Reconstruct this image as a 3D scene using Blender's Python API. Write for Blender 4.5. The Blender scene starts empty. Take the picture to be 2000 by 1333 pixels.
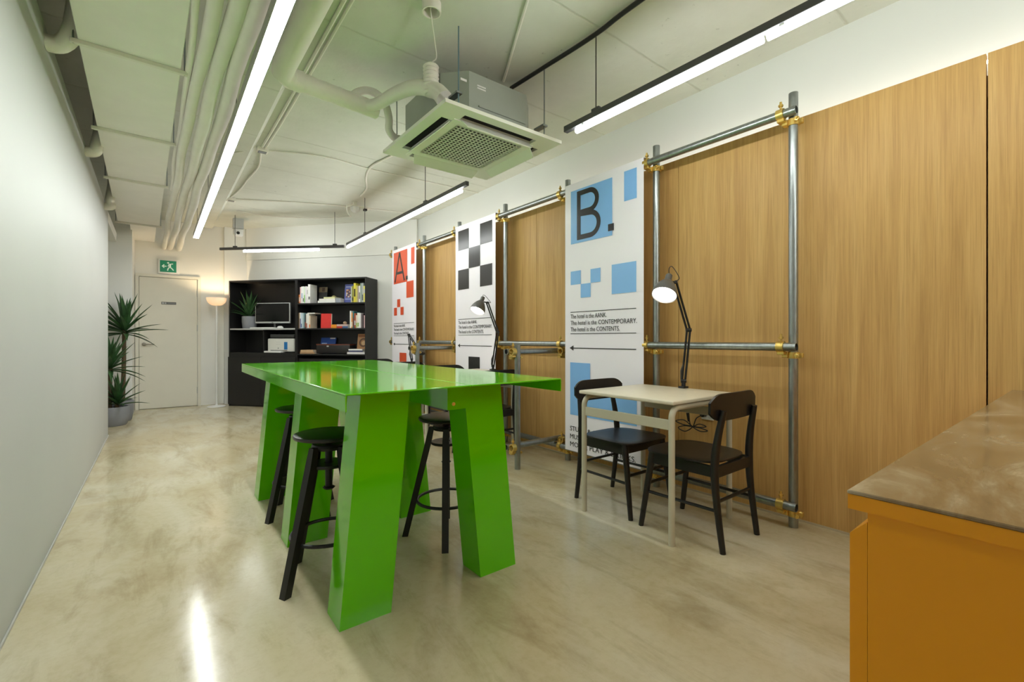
import bpy, bmesh, math, random
from mathutils import Vector, Matrix, Euler
random.seed(7)
PI = math.pi
SC = bpy.context.scene
COL = SC.collection

# ------------------------------------------------------------------ camera, world, exposure
YAW = math.atan(692.0 / 889.0)
cam_data = bpy.data.cameras.new('camera')
cam_data.sensor_width = 36.0
cam_data.lens = 889.0 / 2000.0 * 36.0
cam_data.shift_y = -4.5 / 2000.0
cam_data.clip_start = 0.02
cam = bpy.data.objects.new('camera', cam_data)
COL.objects.link(cam)
cam.location = (0, 0, 1.08)
cam.rotation_euler = (PI / 2, 0, -YAW)
SC.camera = cam

world = bpy.data.worlds.new('world')
SC.world = world
world.use_nodes = True
world.node_tree.nodes['Background'].inputs[0].default_value = (0.8, 0.85, 0.8, 1)
world.node_tree.nodes['Background'].inputs[1].default_value = 0.0

SC.view_settings.view_transform = 'Standard'
SC.view_settings.look = 'None'
SC.view_settings.gamma = 1.0
SC.view_settings.use_curve_mapping = False
SC.view_settings.exposure = 0.17

STRIP = 34.0      # radiance of the bare LED tubes
DOWN = 56.0       # radiance of the long downward strip
COVE = 13.0       # LED tape behind the wood panels
LIGHT_COL = (0.965, 1.0, 0.975)


# ------------------------------------------------------------------ materials
def lin(c):
    def f(x):
        return x / 12.92 if x <= 0.04045 else ((x + 0.055) / 1.055) ** 2.4
    return tuple(f(v / 255.0) for v in c)


MATS = {}


def mat(name, col, rough=0.5, metal=0.0, var=0.06, scale=6.0, bump=0.0, bscale=40.0, spec=0.5, coat=0.0, emit=None, es=0.0):
    """principled material whose colour drifts a little with procedural noise"""
    if name in MATS:
        return MATS[name]
    m = bpy.data.materials.new(name)
    m.use_nodes = True
    nt = m.node_tree
    b = nt.nodes['Principled BSDF']
    c = lin(col)
    b.inputs['Roughness'].default_value = rough
    b.inputs['Metallic'].default_value = metal
    b.inputs['Specular IOR Level'].default_value = spec
    b.inputs['Coat Weight'].default_value = coat
    b.inputs['Coat Roughness'].default_value = 0.05
    tc = nt.nodes.new('ShaderNodeTexCoord')
    n = nt.nodes.new('ShaderNodeTexNoise')
    n.inputs['Scale'].default_value = scale
    n.inputs['Detail'].default_value = 5
    nt.links.new(tc.outputs['Object'], n.inputs['Vector'])
    r = nt.nodes.new('ShaderNodeValToRGB')
    r.color_ramp.elements[0].position = 0.3
    r.color_ramp.elements[1].position = 0.7
    r.color_ramp.elements[0].color = tuple(v * (1 - var) for v in c) + (1,)
    r.color_ramp.elements[1].color = tuple(min(1, v * (1 + var)) for v in c) + (1,)
    nt.links.new(n.outputs['Fac'], r.inputs['Fac'])
    nt.links.new(r.outputs['Color'], b.inputs['Base Color'])
    if bump > 0:
        n2 = nt.nodes.new('ShaderNodeTexNoise')
        n2.inputs['Scale'].default_value = bscale
        n2.inputs['Detail'].default_value = 6
        nt.links.new(tc.outputs['Object'], n2.inputs['Vector'])
        bp = nt.nodes.new('ShaderNodeBump')
        bp.inputs['Strength'].default_value = bump
        bp.inputs['Distance'].default_value = 0.01
        nt.links.new(n2.outputs['Fac'], bp.inputs['Height'])
        nt.links.new(bp.outputs['Normal'], b.inputs['Normal'])
    if emit:
        b.inputs['Emission Color'].default_value = tuple(emit) + (1,)
        b.inputs['Emission Strength'].default_value = es
    MATS[name] = m
    return m


def emitter(name, col, s):
    m = bpy.data.materials.new(name)
    m.use_nodes = True
    nt = m.node_tree
    nt.nodes.clear()
    o = nt.nodes.new('ShaderNodeOutputMaterial')
    e = nt.nodes.new('ShaderNodeEmission')
    e.inputs[0].default_value = tuple(col) + (1,)
    e.inputs[1].default_value = s
    nt.links.new(e.outputs[0], o.inputs[0])
    MATS[name] = m
    return m


def ramp(nt, stops):
    r = nt.nodes.new('ShaderNodeValToRGB')
    el = r.color_ramp.elements
    while len(el) > 1:
        el.remove(el[-1])
    el[0].position = stops[0][0]
    el[0].color = tuple(stops[0][1]) + (1,)
    for p, c in stops[1:]:
        e = el.new(p)
        e.color = tuple(c) + (1,)
    return r


def noise(nt, vec, scale, detail=6, rough=0.55, dist=0.0):
    n = nt.nodes.new('ShaderNodeTexNoise')
    n.inputs['Scale'].default_value = scale
    n.inputs['Detail'].default_value = detail
    n.inputs['Roughness'].default_value = rough
    n.inputs['Distortion'].default_value = dist
    nt.links.new(vec, n.inputs['Vector'])
    return n


def mapping(nt, scale, rot=(0, 0, 0), loc=(0, 0, 0)):
    tc = nt.nodes.new('ShaderNodeTexCoord')
    mp = nt.nodes.new('ShaderNodeMapping')
    mp.inputs['Scale'].default_value = scale
    mp.inputs['Rotation'].default_value = rot
    mp.inputs['Location'].default_value = loc
    nt.links.new(tc.outputs['Object'], mp.inputs['Vector'])
    return mp.outputs['Vector']


def mixc(nt, a, b, fac, mode='MIX'):
    x = nt.nodes.new('ShaderNodeMix')
    x.data_type = 'RGBA'
    x.blend_type = mode
    if isinstance(fac, float):
        x.inputs[0].default_value = fac
    else:
        nt.links.new(fac, x.inputs[0])
    nt.links.new(a, x.inputs[6])
    nt.links.new(b, x.inputs[7])
    return x.outputs[2]


def wood_mat():
    m = bpy.data.materials.new('oak_veneer')
    m.use_nodes = True
    nt = m.node_tree
    b = nt.nodes['Principled BSDF']
    oi = nt.nodes.new('ShaderNodeObjectInfo')
    tc = nt.nodes.new('ShaderNodeTexCoord')
    ad = nt.nodes.new('ShaderNodeVectorMath')
    ad.operation = 'ADD'
    sc = nt.nodes.new('ShaderNodeVectorMath')
    sc.operation = 'SCALE'
    sc.inputs[3].default_value = 7.0
    cx = nt.nodes.new('ShaderNodeCombineXYZ')
    nt.links.new(oi.outputs['Random'], cx.inputs[1])
    nt.links.new(cx.outputs[0], sc.inputs[0])
    nt.links.new(tc.outputs['Object'], ad.inputs[0])
    nt.links.new(sc.outputs[0], ad.inputs[1])

    def mp(s):
        p = nt.nodes.new('ShaderNodeMapping')
        p.inputs['Scale'].default_value = s
        nt.links.new(ad.outputs[0], p.inputs['Vector'])
        return p.outputs['Vector']
    n1 = noise(nt, mp((1, 9, 0.55)), 1.6, 5, 0.6, 0.6)
    n2 = noise(nt, mp((1, 190, 3.0)), 1.0, 4, 0.6)
    n3 = noise(nt, mp((1, 60, 1.1)), 1.3, 6, 0.65, 0.3)
    r1 = ramp(nt, [(0.3, lin((193, 152, 91))), (0.5, lin((206, 165, 101))), (0.72, lin((216, 177, 113)))])
    nt.links.new(n1.outputs['Fac'], r1.inputs['Fac'])
    r2 = ramp(nt, [(0.32, (0.66, 0.62, 0.56)), (0.5, (1, 1, 1))])
    nt.links.new(n2.outputs['Fac'], r2.inputs['Fac'])
    r3 = ramp(nt, [(0.35, (0.72, 0.68, 0.62)), (0.6, (1, 1, 1))])
    nt.links.new(n3.outputs['Fac'], r3.inputs['Fac'])
    c = mixc(nt, r1.outputs['Color'], r2.outputs['Color'], 0.5, 'MULTIPLY')
    c = mixc(nt, c, r3.outputs['Color'], 0.4, 'MULTIPLY')
    nt.links.new(c, b.inputs['Base Color'])
    b.inputs['Roughness'].default_value = 0.45
    b.inputs['Specular IOR Level'].default_value = 0.3
    bp = nt.nodes.new('ShaderNodeBump')
    bp.inputs['Strength'].default_value = 0.08
    bp.inputs['Distance'].default_value = 0.002
    nt.links.new(n2.outputs['Fac'], bp.inputs['Height'])
    nt.links.new(bp.outputs['Normal'], b.inputs['Normal'])
    MATS['oak'] = m
    return m


def floor_mat():
    m = bpy.data.materials.new('polished_concrete')
    m.use_nodes = True
    nt = m.node_tree
    b = nt.nodes['Principled BSDF']
    v1 = mapping(nt, (1.0, 0.55, 1), (0, 0, 0.5))
    v2 = mapping(nt, (1.0, 0.28, 1), (0, 0, 0.95))
    n1 = noise(nt, v1, 1.5, 7, 0.6, 0.9)
    n2 = noise(nt, v2, 5.5, 8, 0.68, 0.5)
    n3 = noise(nt, mapping(nt, (1, 1, 1)), 0.9, 4, 0.5, 0.4)
    n4 = noise(nt, mapping(nt, (1, 1, 1)), 28, 6, 0.7)
    r1 = ramp(nt, [(0.28, lin((180, 167, 132))), (0.45, lin((200, 190, 160))), (0.6, lin((209, 202, 178))), (0.78, lin((216, 211, 192)))])
    nt.links.new(n1.outputs['Fac'], r1.inputs['Fac'])
    r2 = ramp(nt, [(0.3, (0.62, 0.57, 0.48)), (0.50, (1, 1, 1))])
    nt.links.new(n2.outputs['Fac'], r2.inputs['Fac'])
    r3 = ramp(nt, [(0.3, (0.86, 0.80, 0.70)), (0.62, (1, 1, 1))])
    nt.links.new(n3.outputs['Fac'], r3.inputs['Fac'])
    r4 = ramp(nt, [(0.3, (0.9, 0.88, 0.84)), (0.55, (1, 1, 1))])
    nt.links.new(n4.outputs['Fac'], r4.inputs['Fac'])
    c = mixc(nt, r1.outputs['Color'], r2.outputs['Color'], 0.7, 'MULTIPLY')
    c = mixc(nt, c, r3.outputs['Color'], 0.9, 'MULTIPLY')
    c = mixc(nt, c, r4.outputs['Color'], 0.8, 'MULTIPLY')
    nt.links.new(c, b.inputs['Base Color'])
    rr = ramp(nt, [(0.3, (0.11, 0.11, 0.11)), (0.7, (0.20, 0.20, 0.20))])
    nt.links.new(n2.outputs['Fac'], rr.inputs['Fac'])
    nt.links.new(rr.outputs['Color'], b.inputs['Roughness'])
    b.inputs['Specular IOR Level'].default_value = 0.36
    bp = nt.nodes.new('ShaderNodeBump')
    bp.inputs['Strength'].default_value = 0.03
    bp.inputs['Distance'].default_value = 0.004
    nt.links.new(n1.outputs['Fac'], bp.inputs['Height'])
    nt.links.new(bp.outputs['Normal'], b.inputs['Normal'])
    MATS['floor'] = m
    return m


def ceiling_mat():
    m = bpy.data.materials.new('painted_concrete_ceiling')
    m.use_nodes = True
    nt = m.node_tree
    b = nt.nodes['Principled BSDF']
    v = mapping(nt, (1, 1, 1))
    n1 = noise(nt, v, 1.7, 6, 0.6)
    n2 = noise(nt, v, 16, 8, 0.7)
    r1 = ramp(nt, [(0.3, lin((211, 213, 201))), (0.7, lin((224, 226, 215)))])
    nt.links.new(n1.outputs['Fac'], r1.inputs['Fac'])
    # pock marks left by the formwork
    r2 = ramp(nt, [(0.28, (0.30, 0.29, 0.24)), (0.355, (1, 1, 1))])
    nt.links.new(n2.outputs['Fac'], r2.inputs['Fac'])
    # board joints running across the room
    sx = nt.nodes.new('ShaderNodeSeparateXYZ')
    wob = noise(nt, v, 2.2, 3)
    nt.links.new(v, sx.inputs[0])
    ma = nt.nodes.new('ShaderNodeMath')
    ma.operation = 'MULTIPLY_ADD'
    ma.inputs[1].default_value = 0.035
    nt.links.new(wob.outputs['Fac'], ma.inputs[0])
    nt.links.new(sx.outputs['Y'], ma.inputs[2])
    mo = nt.nodes.new('ShaderNodeMath')
    mo.operation = 'PINGPONG'
    mo.inputs[1].default_value = 0.46
    nt.links.new(ma.outputs[0], mo.inputs[0])
    r3 = ramp(nt, [(0.0, (0.70, 0.69, 0.60)), (0.012, (1, 1, 1))])
    nt.links.new(mo.outputs[0], r3.inputs['Fac'])
    c = mixc(nt, r1.outputs['Color'], r2.outputs['Color'], 0.6, 'MULTIPLY')
    c = mixc(nt, c, r3.outputs['Color'], 0.4, 'MULTIPLY')
    nt.links.new(c, b.inputs['Base Color'])
    b.inputs['Roughness'].default_value = 0.7
    b.inputs['Specular IOR Level'].default_value = 0.2
    bp = nt.nodes.new('ShaderNodeBump')
    bp.inputs['Strength'].default_value = 0.5
    bp.inputs['Distance'].default_value = 0.03
    ad = nt.nodes.new('ShaderNodeMath')
    ad.operation = 'ADD'
    nt.links.new(n1.outputs['Fac'], ad.inputs[0])
    nt.links.new(r3.outputs['Color'], ad.inputs[1])
    nt.links.new(ad.outputs[0], bp.inputs['Height'])
    nt.links.new(bp.outputs['Normal'], b.inputs['Normal'])
    MATS['ceiling'] = m
    return m


def stone_mat():
    m = bpy.data.materials.new('brown_marble')
    m.use_nodes = True
    nt = m.node_tree
    b = nt.nodes['Principled BSDF']
    n1 = noise(nt, mapping(nt, (0.6, 2.2, 1), (0, 0, 0.35)), 2.2, 7, 0.62, 1.6)
    r1 = ramp(nt, [(0.25, lin((104, 85, 60))), (0.45, lin((132, 108, 76))), (0.56, lin((148, 130, 102))), (0.66, lin((180, 166, 140))), (0.8, lin((124, 104, 80)))])
    nt.links.new(n1.outputs['Fac'], r1.inputs['Fac'])
    nt.links.new(r1.outputs['Color'], b.inputs['Base Color'])
    b.inputs['Roughness'].default_value = 0.16
    MATS['stone'] = m
    return m


def galv_mat():
    m = bpy.data.materials.new('galvanised_steel')
    m.use_nodes = True
    nt = m.node_tree
    b = nt.nodes['Principled BSDF']
    n = noise(nt, mapping(nt, (1, 1, 0.3)), 45, 4, 0.6)
    r = ramp(nt, [(0.3, lin((142, 147, 146))), (0.7, lin((164, 169, 168)))])
    nt.links.new(n.outputs['Fac'], r.inputs['Fac'])
    nt.links.new(r.outputs['Color'], b.inputs['Base Color'])
    rr = ramp(nt, [(0.3, (0.28, 0.28, 0.28)), (0.7, (0.36, 0.36, 0.36))])
    nt.links.new(n.outputs['Fac'], rr.inputs['Fac'])
    nt.links.new(rr.outputs['Color'], b.inputs['Roughness'])
    b.inputs['Metallic'].default_value = 0.9
    MATS['galv'] = m
    return m


def translucent_mat(name, col, fac=0.5):
    m = bpy.data.materials.new(name)
    m.use_nodes = True
    nt = m.node_tree
    nt.nodes.clear()
    o = nt.nodes.new('ShaderNodeOutputMaterial')
    d = nt.nodes.new('ShaderNodeBsdfDiffuse')
    t = nt.nodes.new('ShaderNodeBsdfTranslucent')
    x = nt.nodes.new('ShaderNodeMixShader')
    n = noise(nt, mapping(nt, (1, 1, 1)), 8, 3)
    c = lin(col)
    r = ramp(nt, [(0.3, tuple(v * 0.96 for v in c)), (0.7, c)])
    nt.links.new(n.outputs['Fac'], r.inputs['Fac'])
    nt.links.new(r.outputs['Color'], d.inputs[0])
    nt.links.new(r.outputs['Color'], t.inputs[0])
    x.inputs[0].default_value = fac
    nt.links.new(d.outputs[0], x.inputs[1])
    nt.links.new(t.outputs[0], x.inputs[2])
    nt.links.new(x.outputs[0], o.inputs[0])
    MATS[name] = m
    return m


wood_mat(); floor_mat(); ceiling_mat(); stone_mat(); galv_mat()
WALL = mat('white_wall_paint', (236, 236, 231), 0.55, var=0.015, scale=2.0, bump=0.02, bscale=60, spec=0.3)
LWALL = mat('grey_white_wall_paint', (193, 195, 192), 0.5, var=0.012, scale=2.0, bump=0.02, bscale=60, spec=0.3)  # white wall darkened in colour to offset the strong strip light on it
DOORP = mat('cream_door_paint', (228, 225, 212), 0.45, var=0.015)
GREEN = mat('green_lacquer', (94, 196, 3), 0.08, var=0.02, scale=3, coat=0.2)
BLACKW = mat('black_stained_wood', (24, 22, 21), 0.38, var=0.15, scale=14)
BLACKM = mat('black_metal', (20, 20, 21), 0.42, var=0.1)
BOOKC = mat('black_laminate', (26, 25, 25), 0.45, var=0.08)
BEIGE = mat('beige_powder_coat', (196, 190, 168), 0.45, var=0.03)
BEIGETOP = mat('cream_laminate', (214, 206, 184), 0.35, var=0.03, scale=30)
BRASS = mat('yellow_zinc', (224, 192, 108), 0.3, 0.8, var=0.15, scale=40)
STEELD = mat('dark_steel', (84, 84, 84), 0.4, 0.8)
STEEL = mat('zinc_rod', (150, 156, 158), 0.35, 0.9)
BLUEROD = mat('bluish_rod', (126, 150, 164), 0.4, 0.7)
TRACK = mat('charcoal_track', (84, 83, 85), 0.45, 0.2)
ALU = mat('aluminium_profile', (158, 158, 156), 0.4, 0.5)
PIPEW = mat('pipe_lagging', (236, 233, 223), 0.6, var=0.03, bump=0.08, bscale=30)
DUCTW = mat('duct_board', (242, 240, 234), 0.6, var=0.02)
ACW = mat('ac_panel_plastic', (238, 240, 228), 0.4, var=0.015)
ACG = mat('ac_body_grey', (168, 174, 166), 0.4, 0.25, var=0.03)
DARK = mat('dark_void', (12, 12, 12), 0.7)
VINYL = mat('banner_vinyl', (251, 247, 255), 0.28, var=0.01)
PBLUE = mat('print_blue', (138, 192, 248), 0.28, var=0.02)
PRED = mat('print_red', (226, 92, 58), 0.3, var=0.02)
PBLACK = mat('print_black', (40, 39, 40), 0.28, var=0.05)
YELLOW = mat('yellow_lacquer', (232, 154, 0), 0.3, var=0.02)
GREYPOT = mat('grey_pot', (140, 142, 148), 0.6, var=0.05)
SOIL = mat('potting_soil', (52, 42, 34), 0.9, var=0.3, scale=50)
LEAF = mat('yucca_leaf', (52, 88, 48), 0.45, var=0.35, scale=9)
TRUNK = mat('yucca_trunk', (92, 78, 56), 0.85, var=0.3, scale=30, bump=0.5)
WHITEP = mat('white_plastic', (232, 232, 230), 0.35, var=0.01)
LGREY = mat('light_grey_plastic', (196, 198, 196), 0.4, var=0.02)
MGREY = mat('mid_grey_metal', (118, 118, 116), 0.35, 0.3)
SHADEG = mat('grey_lamp_enamel', (92, 90, 86), 0.35, var=0.04)
PAPER = mat('paper_pages', (232, 228, 216), 0.7, var=0.04, scale=80)
SCREEN = mat('dark_screen', (14, 14, 14), 0.15)
GLOWW = emitter('led_tube', LIGHT_COL, STRIP)
GLOWD = emitter('led_strip_down', LIGHT_COL, DOWN)
GLOWC = emitter('led_tape', (1.0, 0.97, 0.88), COVE)
GLOWB = emitter('desk_bulb', (1.0, 0.95, 0.84), 26.0)
GLOWF = emitter('floor_lamp_bulb', (1.0, 0.76, 0.48), 460.0)
EXITG = mat('exit_green', (8, 122, 88), 0.4, emit=lin((8, 122, 88)), es=0.15)
EXITW = mat('exit_white', (220, 235, 225), 0.4, emit=(0.8, 0.9, 0.85), es=0.1)
BOWL = translucent_mat('opal_bowl', (252, 242, 232), 0.20)


# ------------------------------------------------------------------ mesh helpers
class MB:
    def __init__(s):
        s.bm = bmesh.new()

    def _place(s, verts, M):
        if M is not None:
            bmesh.ops.transform(s.bm, matrix=M, verts=verts)

    def box(s, x0, x1, y0, y1, z0, z1, bev=0.0, seg=2, M=None):
        r = bmesh.ops.create_cube(s.bm, size=1.0)
        vs = r['verts']
        for v in vs:
            v.co = Vector(((x0 + x1) / 2 + v.co.x * (x1 - x0), (y0 + y1) / 2 + v.co.y * (y1 - y0), (z0 + z1) / 2 + v.co.z * (z1 - z0)))
        if bev > 0:
            es = list({e for v in vs for e in v.link_edges})
            bb = bmesh.ops.bevel(s.bm, geom=es, offset=bev, segments=seg, profile=0.5, affect='EDGES')
            vs = list({v for f in bb['faces'] for v in f.verts} | {v for v in vs if v.is_valid})
        s._place(vs, M)
        return s

    def hexa(s, bot, top):
        """box from four bottom and four top corners"""
        v = [s.bm.verts.new(p) for p in list(bot) + list(top)]
        for f in ((3, 2, 1, 0), (4, 5, 6, 7), (0, 1, 5, 4), (1, 2, 6, 5), (2, 3, 7, 6), (3, 0, 4, 7)):
            s.bm.faces.new([v[i] for i in f])
        return s

    def prism(s, pts, axis_vec, M=None):
        """closed polygon (3d points) extruded along a vector"""
        a = [s.bm.verts.new(p) for p in pts]
        av = Vector(axis_vec)
        b = [s.bm.verts.new(Vector(p) + av) for p in pts]
        n = len(pts)
        s.bm.faces.new(a[::-1])
        s.bm.faces.new(b)
        for i in range(n):
            s.bm.faces.new((a[i], a[(i + 1) % n], b[(i + 1) % n], b[i]))
        s._place(a + b, M)
        return s

    def tube(s, pts, r, n=10, caps=True, r2=None):
        """swept circle through points; r may be a list"""
        P = [Vector(p) for p in pts]
        R = r if isinstance(r, (list, tuple)) else [r] * len(P)
        rings = []
        ref = None
        for i, p in enumerate(P):
            if i == 0:
                t = P[1] - P[0]
            elif i == len(P) - 1:
                t = P[-1] - P[-2]
            else:
                t = (P[i + 1] - P[i]).normalized() + (P[i] - P[i - 1]).normalized()
            t.normalize()
            if ref is None:
                ref = Vector((0, 0, 1)) if abs(t.z) < 0.9 else Vector((1, 0, 0))
            u = (ref - t * ref.dot(t)).normalized()
            w = t.cross(u)
            ref = u
            rings.append([s.bm.verts.new(p + (u * math.cos(2 * PI * k / n) + w * math.sin(2 * PI * k / n)) * R[i]) for k in range(n)])
        for a, b in zip(rings, rings[1:]):
            for k in range(n):
                s.bm.faces.new((a[k], a[(k + 1) % n], b[(k + 1) % n], b[k]))
        if caps:
            s.bm.faces.new(rings[0][::-1])
            s.bm.faces.new(rings[-1])
        return s

    def hollow(s, p0, p1, ro, ri, n=20):
        """open pipe with a wall"""
        p0, p1 = Vector(p0), Vector(p1)
        t = (p1 - p0).normalized()
        ref = Vector((0, 0, 1)) if abs(t.z) < 0.9 else Vector((1, 0, 0))
        u = (ref - t * ref.dot(t)).normalized()
        w = t.cross(u)

        def ring(p, r):
            return [s.bm.verts.new(p + (u * math.cos(2 * PI * k / n) + w * math.sin(2 * PI * k / n)) * r) for k in range(n)]
        a, b, c, d = ring(p0, ro), ring(p1, ro), ring(p1, ri), ring(p0, ri)
        for x, y in ((a, b), (b, c), (c, d), (d, a)):
            for k in range(n):
                s.bm.faces.new((x[k], x[(k + 1) % n], y[(k + 1) % n], y[k]))
        return s

    def lathe(s, prof, n=28, M=None, close=False):
        rings = []
        vs = []
        for r, z in prof:
            if r < 1e-6:
                v = s.bm.verts.new((0, 0, z))
                rings.append([v])
            else:
                rings.append([s.bm.verts.new((r * math.cos(2 * PI * k / n), r * math.sin(2 * PI * k / n), z)) for k in range(n)])
            vs += rings[-1]
        pairs = list(zip(rings, rings[1:]))
        if close:
            pairs.append((rings[-1], rings[0]))
        for a, b in pairs:
            for k in range(n):
                k2 = (k + 1) % n
                if len(a) == 1 and len(b) == 1:
                    continue
                if len(a) == 1:
                    s.bm.faces.new((a[0], b[k2], b[k]))
                elif len(b) == 1:
                    s.bm.faces.new((a[k], a[k2], b[0]))
                else:
                    s.bm.faces.new((a[k], a[k2], b[k2], b[k]))
        s._place(vs, M)
        return s

    def grid(s, fn, nu, nv, thick=0.0):
        """surface from fn(u,v), optionally given a thickness along its normal"""
        V = [[s.bm.verts.new(fn(i / nu, j / nv)) for j in range(nv + 1)] for i in range(nu + 1)]
        fs = []
        for i in range(nu):
            for j in range(nv):
                fs.append(s.bm.faces.new((V[i][j], V[i + 1][j], V[i + 1][j + 1], V[i][j + 1])))
        if thick:
            s.bm.normal_update()
            bmesh.ops.solidify(s.bm, geom=fs, thickness=thick)
        return s

    def mesh(s, name, smooth=35):
        bmesh.ops.recalc_face_normals(s.bm, faces=s.bm.faces[:])
        me = bpy.data.meshes.new(name)
        s.bm.to_mesh(me)
        s.bm.free()
        if smooth:
            me.polygons.foreach_set('use_smooth', [True] * len(me.polygons))
            me.set_sharp_from_angle(angle=math.radians(smooth))
        return me


def tag(o, label=None, cat=None, group=None, kind=None):
    if label:
        o['label'] = label
    if cat:
        o['category'] = cat
    if group:
        o['group'] = group
    if kind:
        o['kind'] = kind
    return o


def thing(name, label, cat, loc=(0, 0, 0), rot=(0, 0, 0), group=None):
    o = bpy.data.objects.new(name, None)
    o.empty_display_size = 0.1
    COL.objects.link(o)
    o.location = loc
    o.rotation_euler = rot
    return tag(o, label, cat, group)


def root_matrix(p):
    while p.parent:
        p = p.parent
    return Matrix.LocRotScale(p.location, p.rotation_euler, p.scale)


def part(name, mb, m, parent, w=False, smooth=35, label=None):
    """one mesh child; w=True when the shape was laid out in room coordinates"""
    me = mb.mesh(name, smooth) if isinstance(mb, MB) else mb
    if w:
        me.transform(root_matrix(parent).inverted())
    if not me.materials:
        me.materials.append(m)
    o = bpy.data.objects.new(name, me)
    COL.objects.link(o)
    o.parent = parent
    if label:
        o['label'] = label
    return o


def single(name, mb, m, label, cat, group=None, smooth=35, loc=(0, 0, 0), rot=(0, 0, 0)):
    me = mb.mesh(name, smooth) if isinstance(mb, MB) else mb
    if not me.materials:
        me.materials.append(m)
    o = bpy.data.objects.new(name, me)
    COL.objects.link(o)
    o.location = loc
    o.rotation_euler = rot
    return tag(o, label, cat, group)


def struct(name, mb, m, smooth=35):
    me = mb.mesh(name, smooth)
    me.materials.append(m)
    o = bpy.data.objects.new(name, me)
    COL.objects.link(o)
    o['kind'] = 'structure'
    return o


def copy_tree(o, parent=None, label=None, group=None, name=None):
    c = o.copy()
    COL.objects.link(c)
    c.parent = parent
    if label:
        c['label'] = label
    if group:
        c['group'] = group
    for ch in o.children:
        copy_tree(ch, c)
    return c


def text_mesh(name, body, size, width=None, extrude=0.0004, bold=0.0):
    cu = bpy.data.curves.new(name, 'FONT')
    cu.body = body
    cu.size = size
    cu.extrude = extrude
    cu.offset = bold
    cu.resolution_u = 3
    t = bpy.data.objects.new(name, cu)
    COL.objects.link(t)
    bpy.context.view_layer.update()
    dg = bpy.context.evaluated_depsgraph_get()
    me = bpy.data.meshes.new_from_object(t.evaluated_get(dg))
    bpy.data.objects.remove(t)
    bpy.data.curves.remove(cu)
    if width:
        xs = [v.co.x for v in me.vertices]
        k = width / (max(xs) - min(xs))
        x0 = min(xs)
        for v in me.vertices:
            v.co.x = (v.co.x - x0) * k
    me.name = name
    return me


def rot_to(d):
    """matrix turning +Z towards d"""
    return Vector((0, 0, 1)).rotation_difference(Vector(d).normalized()).to_matrix().to_4x4()


def arc(cx, cy, r, a0, a1, n):
    return [(cx + r * math.cos(math.radians(a0 + (a1 - a0) * i / n)), cy + r * math.sin(math.radians(a0 + (a1 - a0) * i / n))) for i in range(n + 1)]


def smooth_path(pts, n=6):
    """Catmull-Rom through points"""
    P = [Vector(p) for p in pts]
    out = []
    for i in range(len(P) - 1):
        p0 = P[max(i - 1, 0)]
        p1, p2 = P[i], P[i + 1]
        p3 = P[min(i + 2, len(P) - 1)]
        for k in range(n):
            t = k / n
            out.append(0.5 * ((2 * p1) + (p2 - p0) * t + (2 * p0 - 5 * p1 + 4 * p2 - p3) * t * t + (3 * p1 - p0 - 3 * p2 + p3) * t ** 3))
    out.append(P[-1])
    return out


# ------------------------------------------------------------------ the room
CEIL = 2.93
struct('floor', MB().box(-1.45, 3.35, -3.3, 9.2, -0.1, 0.0), MATS['floor'])
ceil = struct('ceiling', MB().box(-1.45, 3.35, -3.3, 9.2, CEIL, CEIL + 0.1), MATS['ceiling'])
part('downstand_beam', MB().hexa([(0.56, -3.3, 2.885), (0.70, -3.3, 2.885), (0.70, 8.9, 2.885), (0.56, 8.9, 2.885)],
                                 [(0.54, -3.3, CEIL), (0.74, -3.3, CEIL), (0.74, 8.9, CEIL), (0.54, 8.9, CEIL)]), MATS['ceiling'], ceil)


def ztop(y):
    return 2.62 - (y - 2.96) * 0.0347


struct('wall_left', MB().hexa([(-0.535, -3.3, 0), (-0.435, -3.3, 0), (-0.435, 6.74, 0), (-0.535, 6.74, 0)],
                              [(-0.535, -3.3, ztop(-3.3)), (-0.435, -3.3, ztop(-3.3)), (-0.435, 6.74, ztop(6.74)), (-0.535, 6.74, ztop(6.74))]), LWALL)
struct('trim_1', MB().box(-0.535, -0.437, 6.742, 8.098, 2.385, 2.50), WALL)
struct('baseboard_left', MB().box(-0.434, -0.428, -3.2, 6.74, 0.0, 0.012), mat('baseboard_aluminium', (190, 190, 184), 0.4, 0.2))
struct('wall_outer', MB().box(-1.45, -1.35, -3.3, 9.2, 0, CEIL), WALL)
struct('wall_alcove', MB().box(-1.35, -0.275, 8.1, 9.1, 0, CEIL), WALL)
struct('wall_back', MB().box(-0.275, 0.868, 8.93, 9.1, 0, CEIL), WALL)
struct('wall_pillar', MB().box(0.868, 1.19, 8.84, 9.1, 0, CEIL), WALL)
EX = Vector((0.65, -0.76, 0)).normalized()
EY = Vector((0.76, 0.65, 0)).normalized()
A0 = Vector((1.19, 8.84, 0))
A1 = Vector((3.21, 6.478, 0))
struct('wall_diagonal', MB().hexa([A0, A1, A1 + EY * 0.3, A0 + EY * 0.3], [p + Vector((0, 0, CEIL)) for p in (A0, A1, A1 + EY * 0.3, A0 + EY * 0.3)]), WALL)
B0, B1 = A0 + EX * 0.03, A1 - EX * 0.02
zb, zt_ = Vector((0, 0, 2.40)), Vector((0, 0, CEIL))
struct('trim_2', MB().hexa([B0 - EY * 0.045 + zb, B1 - EY * 0.045 + zb, B1 + zb, B0 + zb], [B0 - EY * 0.045 + zt_, B1 - EY * 0.045 + zt_, B1 + zt_, B0 + zt_]), WALL)
wr = struct('wall_right', MB().box(3.2, 3.35, -3.3, 6.6, 0, CEIL), mat('right_wall_paint', (222, 224, 219), 0.55, var=0.015, scale=2.0, spec=0.3))  # wall white lowered in colour where the tubes light it too brightly
struct('wall_front', MB().box(-0.535, 3.35, -3.3, -3.2, 0, CEIL), WALL)
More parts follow.
